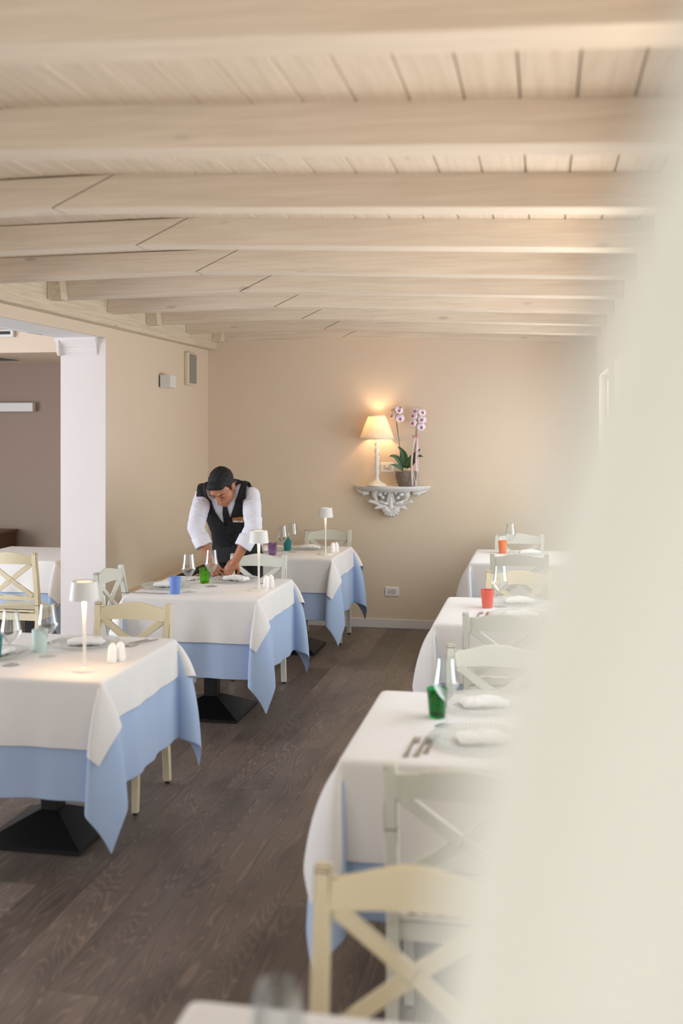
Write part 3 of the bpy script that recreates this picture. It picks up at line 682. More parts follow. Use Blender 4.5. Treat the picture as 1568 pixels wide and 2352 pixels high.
# ------------------------------------------------------------------ glassware
def make_wine_glass(label):
    t = thing('wine_glass', label, 'wine glass', group='stemmed wine glasses')
    bm = bmesh.new()
    lathe(bm, [(0.0305, 0.224), (0.0345, 0.185), (0.0405, 0.148), (0.0425, 0.138), (0.041, 0.132), (0.022, 0.100), (0.009, 0.087), (0.005, 0.082), (0.0, 0.081)][::-1]
          + [(0.0295, 0.2243), (0.0333, 0.185), (0.0391, 0.148), (0.0408, 0.1385), (0.0395, 0.1335), (0.020, 0.1025), (0.007, 0.091), (0.0, 0.0895)], 40)
    mesh_obj('bowl', bm, M['glass'], t, 50)
    bm = bmesh.new(); lathe(bm, [(0, 0.0812), (0.0046, 0.082), (0.0036, 0.07), (0.0034, 0.03), (0.0042, 0.012), (0.008, 0.006), (0, 0.006)], 16); mesh_obj('stem', bm, M['glass'], t, 50)
    bm = bmesh.new(); lathe(bm, [(0, 0.0), (0.037, 0.0), (0.0375, 0.0012), (0.025, 0.003), (0.0082, 0.006), (0, 0.0062)], 40); mesh_obj('foot', bm, M['glass'], t, 50)
    return t
def tumbler(label, m, loc, wav=0.0):
    bm = bmesh.new(); lathe(bm, [(0, 0.0), (0.026, 0.0), (0.028, 0.003), (0.0355, 0.096), (0.0350, 0.0985), (0.0335, 0.0975), (0.0262, 0.012), (0.024, 0.009), (0, 0.009)], 40)
    if wav:
        for v in bm.verts:
            f = 1 + wav * noise.noise(v.co * 60); v.co.x *= f; v.co.y *= f
    o = mesh_obj('tumbler', bm, m, None, 50); o.location = loc
    return tag(o, label, 'tumbler', 'coloured glass tumblers')
wg = make_wine_glass('wine glass at the left photo edge on the nearest left-hand table'); wg.location = (-2.155, 3.963, ZC)
for lb, (x, y) in (('wine glass beside the aqua tumbler on the nearest left-hand table', (-2.083, 4.143)),
    ('wine glass beside the blue tumbler on the table the waiter is setting', (-2.073, 5.916)),
    ('wine glass between the green tumbler and the waiter\'s hands', (-2.009, 6.152)),
    ('wine glass beside the purple tumbler on the back left-hand table', (-1.967, 7.756)),
    ('wine glass beside the teal tumbler on the back left-hand table', (-1.938, 7.96)),
    ('wine glass beside the dark green tumbler on the right', (-.317, 3.428)),
    ('wine glass beside the red tumbler on the right', (-.238, 5.753)),
    ('wine glass beside the orange tumbler on the right', (-.261, 8.285)),
    ('blurred wine glass on the table at the bottom edge of the photo', (-.355, 1.375))):
    dup(wg, lb, None, (x, y, ZC))
tumbler('frosted aqua tumbler on the nearest left-hand table', M['t_aqua'], (-2.155, 4.216, ZC), 0.01)
tumbler('teal tumbler cut by the left edge of the photo', M['t_teal'], (-2.285, 4.06, ZC), 0.01)
tumbler('lime green see-through tumbler by the waiter\'s right hand', M['t_green'], (-2.089, 6.263, ZC), 0.02)
tumbler('frosted blue tumbler at the front of the table the waiter is setting', M['t_blue'], (-2.129, 5.839, ZC), 0.01)
tumbler('purple see-through tumbler on the back left-hand table', M['t_purple'], (-2.035, 7.716, ZC), 0.02)
tumbler('teal tumbler on the back left-hand table', M['t_teal'], (-1.996, 8.036, ZC), 0.02)
tumbler('dark green tumbler on the right-hand table, beside a wine glass', M['t_dgreen'], (-.355, 3.525, ZC), 0.02)
tumbler('red tumbler on the middle right-hand table', M['t_red'], (-.304, 5.712, ZC), 0.02)
tumbler('orange tumbler on the back right-hand table', M['t_orange'], (-.318, 8.188, ZC), 0.02)

# ------------------------------------------------------------------ charger plates, napkins, salt and pepper, cutlery
bm = bmesh.new()
lathe(bm, [(0, 0.0), (0.09, 0.0), (0.098, 0.001), (0.118, 0.009), (0.150, 0.014), (0.153, 0.0155), (0.150, 0.0175), (0.117, 0.0125), (0.097, 0.0045), (0.088, 0.0035), (0, 0.0035)], 64)
for r, nb, rb in ((0.1505, 72, 0.0042), (0.106, 52, 0.0022)):
    for k in range(nb):
        a = 2 * PI * k / nb; bmesh.ops.create_icosphere(bm, subdivisions=1, radius=rb, matrix=Matrix.Translation((r * math.cos(a), r * math.sin(a), 0.0165 if r > 0.12 else 0.0085)))
plate0 = mesh_obj('charger_plate', bm, M['plate_glass'], None, 50)
def mk_napkin():
    bm = bmesh.new()
    for x0, x1, y0, y1, z0, z1, rt in ((-.080, .078, -.042, .046, 0, .010, 0), (-.074, .066, -.030, .048, .009, .020, .12)):
        fs = box(bm, x0, x1, y0, y1, z0, z1, .004); vs_ = [v for v in bm.verts if v.co.z >= z0 - 1e-5 and rt]
        if rt: bmesh.ops.rotate(bm, verts=[v for v in bm.verts if v.co.z > .0085], cent=(0, 0, 0), matrix=Matrix.Rotation(rt, 3, 'Z'))
    tube(bm, [(-.078, -.030, .013), (-.03, -.034, .016), (.03, -.034, .017), (.080, -.032, .013)], [.013, .017, .017, .012], 14, .85)
    tube(bm, [(-.060, -.004, .022), (0, -.006, .027), (.058, -.006, .023)], [.010, .013, .010], 12, .7)
    b = fuse(bm, 0.0032, 2)
    for v in b.verts: v.co += Vector((0, 0, 1)) * 0.0035 * noise.noise(v.co * 45)
    lo = min(v.co.z for v in b.verts)
    for v in b.verts: v.co.z = max(v.co.z - lo, 0.0)
    return b
nap0 = mesh_obj('napkin', mk_napkin(), M['napkin'], None, True)
PL = [('L1', 'behind the lamp on the nearest left-hand table', (-2.03, 4.40), 0.2), ('L1b', 'at the left photo edge on the nearest left-hand table', (-2.315, 4.11), 1.4),
      ('L2', 'under the waiter\'s hands', (-1.93, 6.40), -0.25), ('L2b', 'behind the blue tumbler on the table the waiter is setting', (-2.27, 6.07), 0.1),
      ('L3', 'at the back of the left-hand table by the wall', (-1.85, 8.18), 0.0), ('L3b', 'at the left of the table by the back wall', (-2.17, 7.97), 1.3),
      ('R1', 'at the front of the table with the green tumbler', (-.20, 3.28), 0.3), ('R1b', 'at the back of the table with the green tumbler', (-.22, 3.70), 0.3),
      ('R2', 'at the front of the table with the red tumbler', (-.13, 5.46), 0.2), ('R2b', 'at the back of the table with the red tumbler', (-.15, 5.89), 0.2),
      ('R3b', 'at the back of the table with the orange tumbler', (-.12, 8.16), 0.1)]
for i, (k, wh, (x, y), rz) in enumerate(PL):
    p = plate0 if i == 0 else plate0.copy()
    if i: COL.objects.link(p)
    p.location = (x, y, ZC); tag(p, 'clear beaded glass plate ' + wh, 'plate', 'clear charger plates')
    q = nap0 if i == 0 else nap0.copy()
    if i: COL.objects.link(q)
    q.location = (x + 0.01, y - 0.005, ZC + 0.0042); q.rotation_euler = (0, 0, rz); tag(q, 'white napkin on the plate ' + wh, 'napkin', 'rolled white napkins')
bm = bmesh.new(); lathe(bm, [(0, 0), (0.017, 0), (0.0195, 0.002), (0.020, 0.02), (0.0185, 0.05), (0.015, 0.068), (0.010, 0.077), (0.005, 0.081), (0, 0.082)], 28)
for v in bm.verts: v.co.x += 0.004 * (v.co.z / 0.08) ** 2
shaker0 = mesh_obj('salt_shaker', bm, M['ceramic'], None, True); first = True
for nm, wh, (x, y), rz in (('salt_shaker', 'on the nearest left-hand table, closer to the lamp', (-1.766, 4.087), 1.2), ('pepper_shaker', 'on the nearest left-hand table, right of its twin', (-1.742, 4.126), 4.3),
    ('salt_shaker', 'in front of the waiter, touching the lamp', (-1.655, 6.125), 1.2), ('pepper_shaker', 'in front of the waiter, right of its twin', (-1.632, 6.165), 4.3),
    ('salt_shaker', 'on the back left-hand table, closer to the lamp', (-1.615, 7.960), 1.2), ('pepper_shaker', 'on the back left-hand table, right of its twin', (-1.593, 8.000), 4.3)):
    o = shaker0 if first else shaker0.copy()
    if not first: COL.objects.link(o)
    first = False; o.name = nm; o.location = (x, y, ZC); o.rotation_euler = (0, 0, rz); tag(o, 'small white rounded ceramic shaker ' + wh, 'shaker', 'white salt and pepper shakers')
def rects(bm, secs, y=0.0):
    loft(bm, [[(x, y - w / 2, z - h / 2), (x, y + w / 2, z - h / 2), (x, y + w / 2, z + h / 2), (x, y - w / 2, z + h / 2)] for x, w, z, h in secs])
def mk_fork():
    bm = bmesh.new(); rects(bm, [(0, 0.010, .0035, .003), (0.004, 0.018, .0035, .0032), (0.05, 0.011, .005, .004), (0.11, 0.006, .009, .004), (0.135, 0.008, .0085, .003), (0.15, 0.023, .005, .002), (0.165, 0.025, .003, .0018)])
    for k in range(4): rects(bm, [(0.164, 0.0042, .003, .0018), (0.185, 0.0036, .0035, .0018), (0.205, 0.002, .007, .0014)], (k - 1.5) * 0.0066)
    return bm
def mk_knife():
    bm = bmesh.new(); rects(bm, [(0, 0.012, .004, .005), (0.005, 0.017, .004, .007), (0.09, 0.012, .004, .006), (0.098, 0.009, .004, .005), (0.102, 0.016, .004, .003), (0.17, 0.020, .004, .0018), (0.205, 0.014, .004, .0014), (0.218, 0.003, .004, .001)])
    return bm
def cutlery(kind, pts):
    src = None
    for lb, (x, y), rz in pts:
        o = mesh_obj(kind, mk_fork() if kind == 'fork' else mk_knife(), M['steel'], None, 40) if src is None else src.copy()
        if src is not None: COL.objects.link(o)
        src = src or o
        o.location = (x, y, ZC - 0.0015); o.rotation_euler = (0, 0, rz); tag(o, lb, kind, 'steel %ss' % kind)
cutlery('fork', [('steel fork right of the plate on the nearest left-hand table, the nearer of two', (-1.792, 4.555), math.radians(252)), ('steel fork right of the plate on the nearest left-hand table, the farther of two', (-1.75, 4.57), math.radians(250)),
    ('steel fork left of the waiter\'s plate, behind the blue tumbler', (-2.13, 6.50), math.radians(240)), ('second steel fork left of the waiter\'s plate', (-2.10, 6.52), math.radians(238)),
    ('steel fork at the right edge of the waiter\'s plate, behind the shakers', (-1.70, 6.50), math.radians(262)),
    ('steel fork on the green-tumbler table, leftmost of three', (-.405, 3.075), math.radians(86)), ('steel fork on the green-tumbler table, middle of three', (-.375, 3.085), math.radians(84)), ('steel fork on the green-tumbler table, rightmost of three', (-.35, 3.12), math.radians(85)),
    ('steel fork below the red tumbler, left one', (-.34, 5.36), math.radians(86)), ('steel fork below the red tumbler, right one', (-.30, 5.37), math.radians(86))])
cutlery('knife', [('steel knife left of the plate behind the nearest left-hand lamp', (-2.225, 4.30), math.radians(76)), ('steel knife along the front edge of the table the waiter is setting', (-2.385, 5.815), math.radians(3))])


# ------------------------------------------------------------------ console shelf on the back wall
M['stucco'] = varied('white_distressed_carving', (238, 236, 232), (214, 211, 206), 14, 0.6, bump=0.3, bscale=60)
SX, SZ = -1.30, 1.240
t = thing('wall_shelf', 'white carved half-round console shelf with a scallop shell, on the back wall', 'shelf', (SX, YB, SZ))
half = [(0.335, 0), (0.325, -0.035), (0.292, -0.062), (0.262, -0.092), (0.22, -0.128), (0.16, -0.165), (0.08, -0.192), (0, -0.2)]
ol = half + [(-x, y) for x, y in half[-2::-1]]
bm = bmesh.new()
loft(bm, [[(x * f, y * g, z) for x, y in ol] for f, g, z in ((0.90, 0.86, -0.046), (0.93, 0.90, -0.040), (0.945, 0.93, -0.030), (0.985, 0.98, -0.022), (0.985, 0.98, -0.017), (1, 1, -0.013), (1, 1, -0.003), (0.99, 0.985, 0))])
mesh_obj('shelf_top', bm, M['stucco'], t, 35)
bm = bmesh.new()
for s in (-1, 1):
    tube(bm, [(s * .135, -.085, -.04), (s * .14, -.08, -.085), (s * .125, -.06, -.13), (s * .075, -.05, -.165), (s * .02, -.045, -.185)], [.034, .026, .022, .024, .022], 12, 0.75)      # side legs
    for k, (dx, dz) in enumerate(((.182, -.122), (.195, -.135), (.172, -.142))):                                # upper acanthus leaf, split tip
        tube(bm, [(s * .04, -.06, -.175), (s * .10, -.075, -.162), (s * .15, -.085, -.142), (s * dx, -.10, dz)], [.016, .022, .020, .009], 10, 0.8)
    for k, (dx, dz) in enumerate(((.135, -.188), (.142, -.199), (.118, -.203))):
        tube(bm, [(s * .02, -.055, -.18), (s * .07, -.07, -.186), (s * .105, -.078, -.186), (s * dx, -.085, dz)], [.014, .020, .018, .008], 10, 0.8)
    for (x, y, z, r) in ((.092, -.095, -.073, .021), (.066, -.10, -.10, .015), (.045, -.10, -.062, .014)): ball(bm, (s * x, y, z), r, sub=2)  # volutes
    tube(bm, [(s * .022, -.075, -.16), (s * .05, -.09, -.15), (s * .085, -.085, -.14), (s * .11, -.075, -.125)], [.012, .02, .022, .008], 10, 0.7)
    tube(bm, [(s * .012, -.085, -.06), (s * .02, -.085, -.10), (s * .028, -.08, -.15)], [.014, .010, .012], 10)
    for k in range(3):                                                                                          # carved leaf under each end of the top
        tube(bm, [(s * .19, -.07, -.055 - .006 * k), (s * .24, -.075, -.062 - .006 * k), (s * (.285 - .02 * k), -.06, -.05 - .008 * k), (s * (.315 - .03 * k), -.035, -.03 - .01 * k)], [.011, .014, .011, .005], 10)
tube(bm, [(0, -.075, -.045), (0, -.08, -.09), (0, -.08, -.15), (0, -.07, -.19)], [.022, .016, .020, .026], 12)
for k in range(9):                                                                                              # scallop shell ribs
    a = math.radians(-90 + (k - 4) * 19); r = .088 if abs(k - 4) < 3 else .082
    c, sn = math.cos(a), math.sin(a)
    tube(bm, [(c * .012, -.075, -.178 + sn * .012), (c * .045, -.092, -.178 + sn * .045), (c * r * .85, -.082, -.178 + sn * r * .85), (c * r, -.06, -.178 + sn * r)], [.006, .0100, .0145, .011], 10)
ball(bm, (0, -.05, -.21), (.07, .022, .05)); box(bm, -.1, .1, -.035, 0, -.17, -.045); box(bm, -.05, .05, -.045, 0, -.235, -.15); ball(bm, (0, -.06, -.05), (.16, .045, .012))
mesh_obj('carved_bracket', fuse(bm, .0042, 1), M['stucco'], t, True)

# shelf lamp
M['shade'] = None
def shade_mat():
    m, n, l, b = base_mat('pleated_cream_silk', (246, 234, 212), 0.8)
    tl = n.new('ShaderNodeBsdfTranslucent'); tl.inputs[0].default_value = lin((255, 226, 176)); mx = n.new('ShaderNodeMixShader'); mx.inputs[0].default_value = 0.11
    l.new(b.outputs[0], mx.inputs[1]); l.new(tl.outputs[0], mx.inputs[2]); l.new(mx.outputs[0], n['Material Output'].inputs[0]); return m
M['shade'] = shade_mat()
t = thing('shelf_lamp', 'lit lamp with a pleated cream shade and twisted white stem on the shelf', 'lamp', (-1.415, 8.885, SZ))
bm = bmesh.new(); lathe(bm, [(0, 0), (.086, 0), (.088, .004), (.084, .012), (.066, .024), (.045, .034), (.026, .046), (.019, .060), (.018, .074), (0, .074)], 40); mesh_obj('base', bm, M['lamp_white'], t, 50)
bm = bmesh.new(); rings = []
for i in range(90):
    z = .072 + .318 * i / 89; e = min(1, i / 6, (89 - i) / 6); ring = []
    for k in range(28):
        a = 2 * PI * k / 28; r = .0145 + .0085 * e * abs(math.cos(a - z * 52)) - .001 * e; ring.append((r * math.cos(a), r * math.sin(a), z))
    rings.append(ring)
loft(bm, rings); mesh_obj('twisted_stem', bm, M['lamp_white'], t, True)
bm = bmesh.new(); lathe(bm, [(0, .388), (.020, .388), (.021, .40), (.014, .41), (.014, .45), (0, .45)], 24); mesh_obj('bulb_holder', bm, M['lamp_white'], t, 40)
bm = bmesh.new(); ball(bm, (0, 0, .485), (.026, .026, .034)); mesh_obj('bulb', bm, M['bulb'], t, True)
bm = bmesh.new(); rings = []; nP = 200
for i in range(9):
    f = i / 8; z = .408 + .196 * f; R = .147 + (.070 - .147) * f; amp = .0016 + .0018 * math.sin(PI * f)
    rings.append([((R + amp * math.cos(k * PI * 2 / 5)) * math.cos(2 * PI * k / nP), (R + amp * math.cos(k * PI * 2 / 5)) * math.sin(2 * PI * k / nP), z) for k in range(nP)])
loft(bm, rings, cap=False); sh = mesh_obj('lamp_shade', bm, M['shade'], t, True)
for nm, R, z in (('shade_hem', .149, .408), ('shade_collar', .0715, .604)):
    bm = bmesh.new(); lathe(bm, [(R - .003, z - .008), (R, z - .008), (R - .002, z + .008), (R - .005, z + .008), (R - .003, z - .008)], 60); mesh_obj(nm, bm, M['shade'], sh, 60)
bm = bmesh.new()
for k in range(3):
    a = 2 * PI * k / 3; tube(bm, [(0.01 * math.cos(a), .01 * math.sin(a), .43), (.146 * math.cos(a), .146 * math.sin(a), .41)], .0015, 6)
mesh_obj('shade_carrier', bm, M['lamp_white'], t)
l = bpy.data.lights.new('lamp_light', 'POINT'); l.energy = 3.2; l.color = (1.0, 0.70, 0.42); l.shadow_soft_size = .03
o = bpy.data.objects.new('lamp_light', l); COL.objects.link(o); o.location = (-1.415, 8.885, SZ + .535)
bm = bmesh.new(); tube(bm, bez((-1.33, 8.90, SZ + .003), (-1.27, 8.86, SZ + .006), (-1.24, 8.93, SZ + .003), (-1.19, 8.94, SZ + .003), 14) , .003, 8)
tube(bm, bez((-1.335, 8.985, SZ + .155), (-1.33, 8.93, SZ + .15), (-1.27, 8.95, SZ + .16), (-1.23, 8.975, SZ + .02), 14), .003, 8)
tube(bm, [(-1.275, 8.885, SZ + .009), (-1.245, 8.895, SZ + .009)], [.009, .009], 12, 0.7); ball(bm, (-1.34, 8.975, 1.398), (.016, .018, .016), sub=2)
o = mesh_obj('lamp_cord', bm, M['lamp_white'], None, True, origin=(-1.27, 8.9, SZ)); o.location = (-1.27, 8.9, SZ)
tag(o, 'white cord with an inline switch and plug, lying on the shelf behind the lamp', 'cord')

# potted orchid
t = thing('potted_orchid', 'pink and white orchid with two flower stems in a grey wicker basket on the shelf', 'plant', (-1.158, 8.895, SZ))
M['wicker'] = varied('grey_wicker', (150, 136, 122), (104, 92, 82), 40, 0.8)
bm = bmesh.new(); rings = []; nb = 120; rows = 44
for i in range(rows + 1):
    f = i / rows; R = .068 + .030 * math.sin(f * 1.9); z = .001 + .122 * f
    rings.append([((R + .0022 * math.sin(k * 2 * PI / 8 + PI * (i // 2)) * (1 if i % 2 else .3)) * math.cos(2 * PI * k / nb), (R + .0022 * math.sin(k * 2 * PI / 8 + PI * (i // 2)) * (1 if i % 2 else .3)) * math.sin(2 * PI * k / nb), z) for k in range(nb)])
Rr = loft(bm, rings, cap=False); bm.faces.new(Rr[0][::-1])
R2 = loft(bm, [[(.093 * math.cos(2 * PI * k / 40), .093 * math.sin(2 * PI * k / 40), .122) for k in range(40)], [(.07 * math.cos(2 * PI * k / 40), .07 * math.sin(2 * PI * k / 40), .10) for k in range(40)]], cap=False); bm.faces.new(R2[1])
tube(bm, [(.094 * math.cos(2 * PI * k / 40), .094 * math.sin(2 * PI * k / 40), .122 + .002 * (k % 2)) for k in range(41)], .004, 8)
mesh_obj('basket', bm, M['wicker'], t, True)
M['moss'] = varied('pale_dry_moss', (226, 216, 196), (170, 160, 128), 60, 0.95, bump=0.8, bscale=120)
bm = bmesh.new(); rn = random.Random(4)
for k in range(46):
    a, r = rn.uniform(0, 6.28), .082 * math.sqrt(rn.random()); p = Vector((r * math.cos(a), r * math.sin(a), .115 + rn.uniform(0, .012)))
    tube(bm, [p, p + Vector((rn.uniform(-.02, .02), rn.uniform(-.02, .02), .012)), p + Vector((rn.uniform(-.035, .035), rn.uniform(-.03, .03), rn.uniform(.0, .012)))], .0022, 5)
o = mesh_obj('moss', bm, M['moss'], t); o['kind'] = 'stuff'
def opt(zx, zy, y=0.0): return Vector(((zx - 945) / 1598, y, (1290 - zy) / 1598))
M['leaf'] = varied('dark_glossy_orchid_leaf', (46, 92, 34), (34, 76, 28), 12, 0.35)
def leaf(pts, w):
    P = bez(*pts, 14); bm = bmesh.new(); rings = []
    for i, p in enumerate(P):
        d = (P[min(i + 1, 14)] - P[max(i - 1, 0)]).normalized(); side = d.cross(Vector((0, -1, .35))).normalized(); nn = side.cross(d)
        f = i / 14; ww = w * (0.45 + 0.55 * math.sin(PI * min(1, f * 1.25 + .1))) * (1 if f < .75 else max(.04, math.cos((f - .75) * 2 * PI)))
        rings.append([p + side * ww * q + nn * (ww * .35 * q * q) for q in (-1, -.5, 0, .5, 1)])
    loft(bm, rings, cap=False, closed=False); o = mesh_obj('leaf', bm, M['leaf'], t, True); add_solid(o, .0022, 0)
leaf((opt(890, 1040), opt(850, 900), opt(760, 850, -.03), opt(712, 885, -.05)), .022)
leaf((opt(915, 1040), opt(930, 880, .02), opt(890, 790, .01), opt(820, 748, -.01)), .030)
leaf((opt(900, 1040, .02), opt(850, 930, .04), opt(860, 850, .05), opt(862, 800, .03)), .016)
leaf((opt(940, 1040), opt(990, 930), opt(1060, 840, .01), opt(1138, 775, .0)), .028)
leaf((opt(990, 1040, .02), opt(1030, 900, .03), opt(1110, 850, .0), opt(1172, 886, -.03)), .022)
leaf((opt(900, 1060, -.03), opt(840, 1020, -.05), opt(790, 985, -.07), opt(735, 992, -.085)), .016)
M['stemg'] = varied('dark_green_orchid_stem', (64, 78, 44), (84, 58, 44), 20, 0.5)
M['stick'] = varied('green_support_stick', (52, 70, 48), (44, 58, 42), 20, 0.6)
SA = [opt(890, 1060), opt(862, 850), opt(830, 600, -.01), opt(806, 430, -.015), opt(795, 340, -.02), opt(800, 285, -.03), opt(775, 250, -.04)]
SB = [opt(1000, 1060), opt(1045, 880), opt(1078, 650, -.01), opt(1090, 500, -.015), opt(1095, 400, -.02), opt(1110, 310, -.03), opt(1130, 285, -.045)]
for s_ in (SA, SB):
    bm = bmesh.new(); tube(bm, s_, [.0032, .003, .0028, .0026, .0024, .002, .0016], 8); mesh_obj('flower_stem', bm, M['stemg'], t, True)
for a, b in ((opt(875, 1050, .01), opt(812, 430, -.008)), (opt(1010, 1050, .01), opt(1092, 350, -.012))):
    bm = bmesh.new(); tube(bm, [a, b], .0019, 6); mesh_obj('support_stick', bm, M['stick'], t)
def petal_mat():
    m, n, l, b = base_mat('orchid_petal', (246, 234, 240), 0.6)
    tc = n.new('ShaderNodeTexCoord'); ln = n.new('ShaderNodeVectorMath'); ln.operation = 'LENGTH'; l.new(tc.outputs['Object'], ln.inputs[0])
    rp = n.new('ShaderNodeValToRGB'); e = rp.color_ramp.elements; e[0].position = .004; e[0].color = lin((196, 120, 190)); e[1].position = .022; e[1].color = lin((248, 236, 242))
    l.new(ln.outputs['Value'], rp.inputs[0]); l.new(rp.outputs[0], b.inputs['Base Color'])
    b.inputs['Subsurface Weight'].default_value = 0.0
    return m
M['petal'] = petal_mat(); M['lip'] = varied('magenta_orchid_lip', (170, 62, 96), (196, 110, 90), 60, 0.5)
M['bud'] = varied('greenish_orchid_bud', (176, 160, 108), (150, 128, 104), 30, 0.6)
def flower_bm(sc):
    bm = bmesh.new()
    for ang, ln, wd in ((90, .027, .0125), (18, .030, .021), (162, .030, .021), (232, .027, .012), (308, .027, .012)):
        a = math.radians(ang); d = Vector((math.cos(a), 0, math.sin(a))); sd = Vector((-d.z, 0, d.x)); rings = []
        for i in range(8):
            f = i / 7; ww = wd * math.sqrt(max(0.004, 1 - abs(2 * (0.10 + 0.90 * f) - 1.12) ** 2.4)); c = d * ln * f + Vector((0, -.002 + .012 * f * f - .006 * f, 0))
            rings.append([c + sd * ww * q + Vector((0, .003 * q * q, 0)) for q in (-1, -.5, 0, .5, 1)])
        loft(bm, [[p * sc for p in r] for r in rings], cap=False, closed=False)
    return bm
def lip_bm(sc):
    bm = bmesh.new(); ball(bm, Vector((0, -.006, -.004)) * sc, (.005 * sc, .006 * sc, .005 * sc), sub=2); ball(bm, Vector((0, -.010, -.011)) * sc, (.0065 * sc, .004 * sc, .008 * sc), sub=2)
    for s in (-1, 1): ball(bm, Vector((s * .007, -.007, -.006)) * sc, (.004 * sc, .003 * sc, .006 * sc), sub=2)
    return bm
fl = [(755, 325, SA, -.9), (848, 250, SA, .5), (858, 365, SA, .25), (1068, 262, SB, -.2), (1040, 325, SB, -.4), (1030, 425, SB, -.3), (1168, 280, SB, .6), (1160, 378, SB, .2), (1148, 480, SB, .3)]
fm = flower_bm(1.0); bmesh.ops.scale(fm, vec=(1.25,) * 3, verts=fm.verts); f0 = mesh_obj('flower', fm, M['petal'], t, True); add_solid(f0, .0008, 0); lp0 = mesh_obj('flower_lip', lip_bm(1.0), M['lip'], f0, True)
for i, (zx, zy, st, yaw) in enumerate(fl):
    f = f0 if i == 0 else f0.copy(); g = lp0 if i == 0 else lp0.copy()
    if i: COL.objects.link(f); COL.objects.link(g); f.parent = t; g.parent = f
    f.location = opt(zx, zy, -.045 + .012 * ((i * 7) % 3)); f.rotation_euler = (-.25 + .1 * (i % 3), .3 * math.sin(i * 2.1), yaw)
    n_ = min(st, key=lambda p: (p - f.location).length); bm = bmesh.new(); tube(bm, [n_, (n_ + f.location) / 2 + Vector((0, .0, .008)), Vector(f.location) + Vector((0, .004, 0))], .0012, 6); mesh_obj('flower_stalk', bm, M['stemg'], t)
for zx, zy, r in ((750, 252, .009), (776, 236, .0085), (800, 262, .006), (866, 216, .009)):
    bm = bmesh.new(); ball(bm, (0, 0, 0), (r * .8, r * .8, r), sub=2); o = mesh_obj('bud', bm, M['bud'], t, True); o.location = opt(zx, zy, -.035)
M['ribbon'] = varied('pale_pink_satin_ribbon', (244, 204, 214), (240, 214, 220), 20, 0.4); M['ribbon2'] = M['napkin']
rb = None
def band(P, w, m, nm, par):
    bm = bmesh.new(); rings = []
    for i, p in enumerate(P):
        d = (P[min(i + 1, len(P) - 1)] - P[max(i - 1, 0)]).normalized(); s = d.cross(Vector((0, 1, 0.2))).normalized(); rings.append([p - s * w / 2, p + s * w / 2])
    loft(bm, rings, cap=False, closed=False); o = mesh_obj(nm, bm, m, par, True); add_solid(o, .0008, 0); return o
bow = bmesh.new(); ball(bow, opt(1070, 612, -.02), (.007, .006, .007), sub=2)
for s, dz in ((-1, .010), (1, .016), (-1, -.008), (1, -.004)):
    c = opt(1070, 612, -.02); tube(bow, [c, c + Vector((s * .014, -.006, dz)), c + Vector((s * .026, -.002, dz * 1.2)), c + Vector((s * .015, .004, dz * .3)), c], [.003, .006, .007, .006, .003], 8, .3)
bw = mesh_obj('bow', bow, varied('pink_bow', (240, 150, 170), (246, 180, 192), 30, .5), t, True)
band(bez(opt(1062, 620, -.03), opt(1010, 900, -.06), opt(1030, 1080, -.105), opt(1048, 1272, -.112), 16), .015, M['ribbon'], 'ribbon_tail', bw)
band(bez(opt(1090, 620, -.03), opt(1100, 800, -.06), opt(1080, 950, -.10), opt(1098, 1085, -.107), 16), .015, M['ribbon'], 'ribbon_tail', bw)
band(bez(opt(1100, 620, -.03), opt(1115, 900, -.07), opt(1130, 1150, -.112), opt(1080, 1278, -.118), 16), .006, M['napkin'], 'ribbon_tail', bw)
band(bez(opt(1040, 860, -.05), opt(1020, 1000, -.09), opt(1060, 1180, -.112), opt(1130, 1330, -.13), 16), .006, M['napkin'], 'ribbon_tail', bw)

# ------------------------------------------------------------------ the waiter
M['skin'] = varied('brown_skin', (176, 118, 86), (164, 106, 76), 8, 0.5)
M['skin'].node_tree.nodes['Principled BSDF'].inputs['Subsurface Weight'].default_value = 0.08
M['skin'].node_tree.nodes['Principled BSDF'].inputs['Subsurface Radius'].default_value = (0.01, 0.004, 0.002)
M['hair'] = varied('short_black_hair', (8, 7, 7), (15, 13, 12), 90, 0.75, bump=0.2, bscale=160, stretch=(1, 1, .35))
M['shirt'] = varied('white_shirt_cotton', (224, 224, 233), (217, 217, 227), 6, 0.8, bump=0.1, bscale=40)
M['vest'] = varied('black_waistcoat_cloth', (17, 17, 21), (22, 22, 27), 40, 0.75)
M['trouser'] = varied('black_trouser_cloth', (14, 14, 17), (19, 19, 22), 40, 0.8)
M['tie'] = varied('black_satin_tie', (18, 18, 24), (24, 24, 32), 40, 0.45)
M['button'] = base_mat('dark_grey_button', (70, 70, 74), 0.3)[0]
M['tag'] = varied('orange_name_badge', (206, 140, 84), (198, 130, 76), 30, 0.4)
M['tagw'] = base_mat('white_badge_strip', (238, 236, 232), 0.5)[0]
BASE = Vector((-2.12, 7.14, 0))
person = thing('person', 'waiter in black waistcoat, white shirt and tie leaning over the table to set a plate', 'person', BASE)
HIP = Vector((-2.125, 7.10, .955)); NECK = Vector((-2.10, 6.775, 1.335))
S = (NECK - HIP).normalized(); LT = Vector((1, 0.02, 0)).normalized(); NF = LT.cross(S); NF = -NF if NF.y > 0 else NF; NF.normalize()
LEN = (NECK - HIP).length
def tp(t_, a=0.0, n_=0.0): return HIP + S * (LEN * t_) + LT * a + NF * n_
TOR = [(-.22, .150, .112, 0), (-.10, .166, .120, 0), (.05, .160, .115, .005), (.25, .150, .108, .008), (.45, .160, .114, .010), (.65, .176, .122, .012), (.80, .180, .118, .010), (.90, .168, .100, .004), (.97, .125, .080, -.004), (1.03, .066, .060, -.008)]
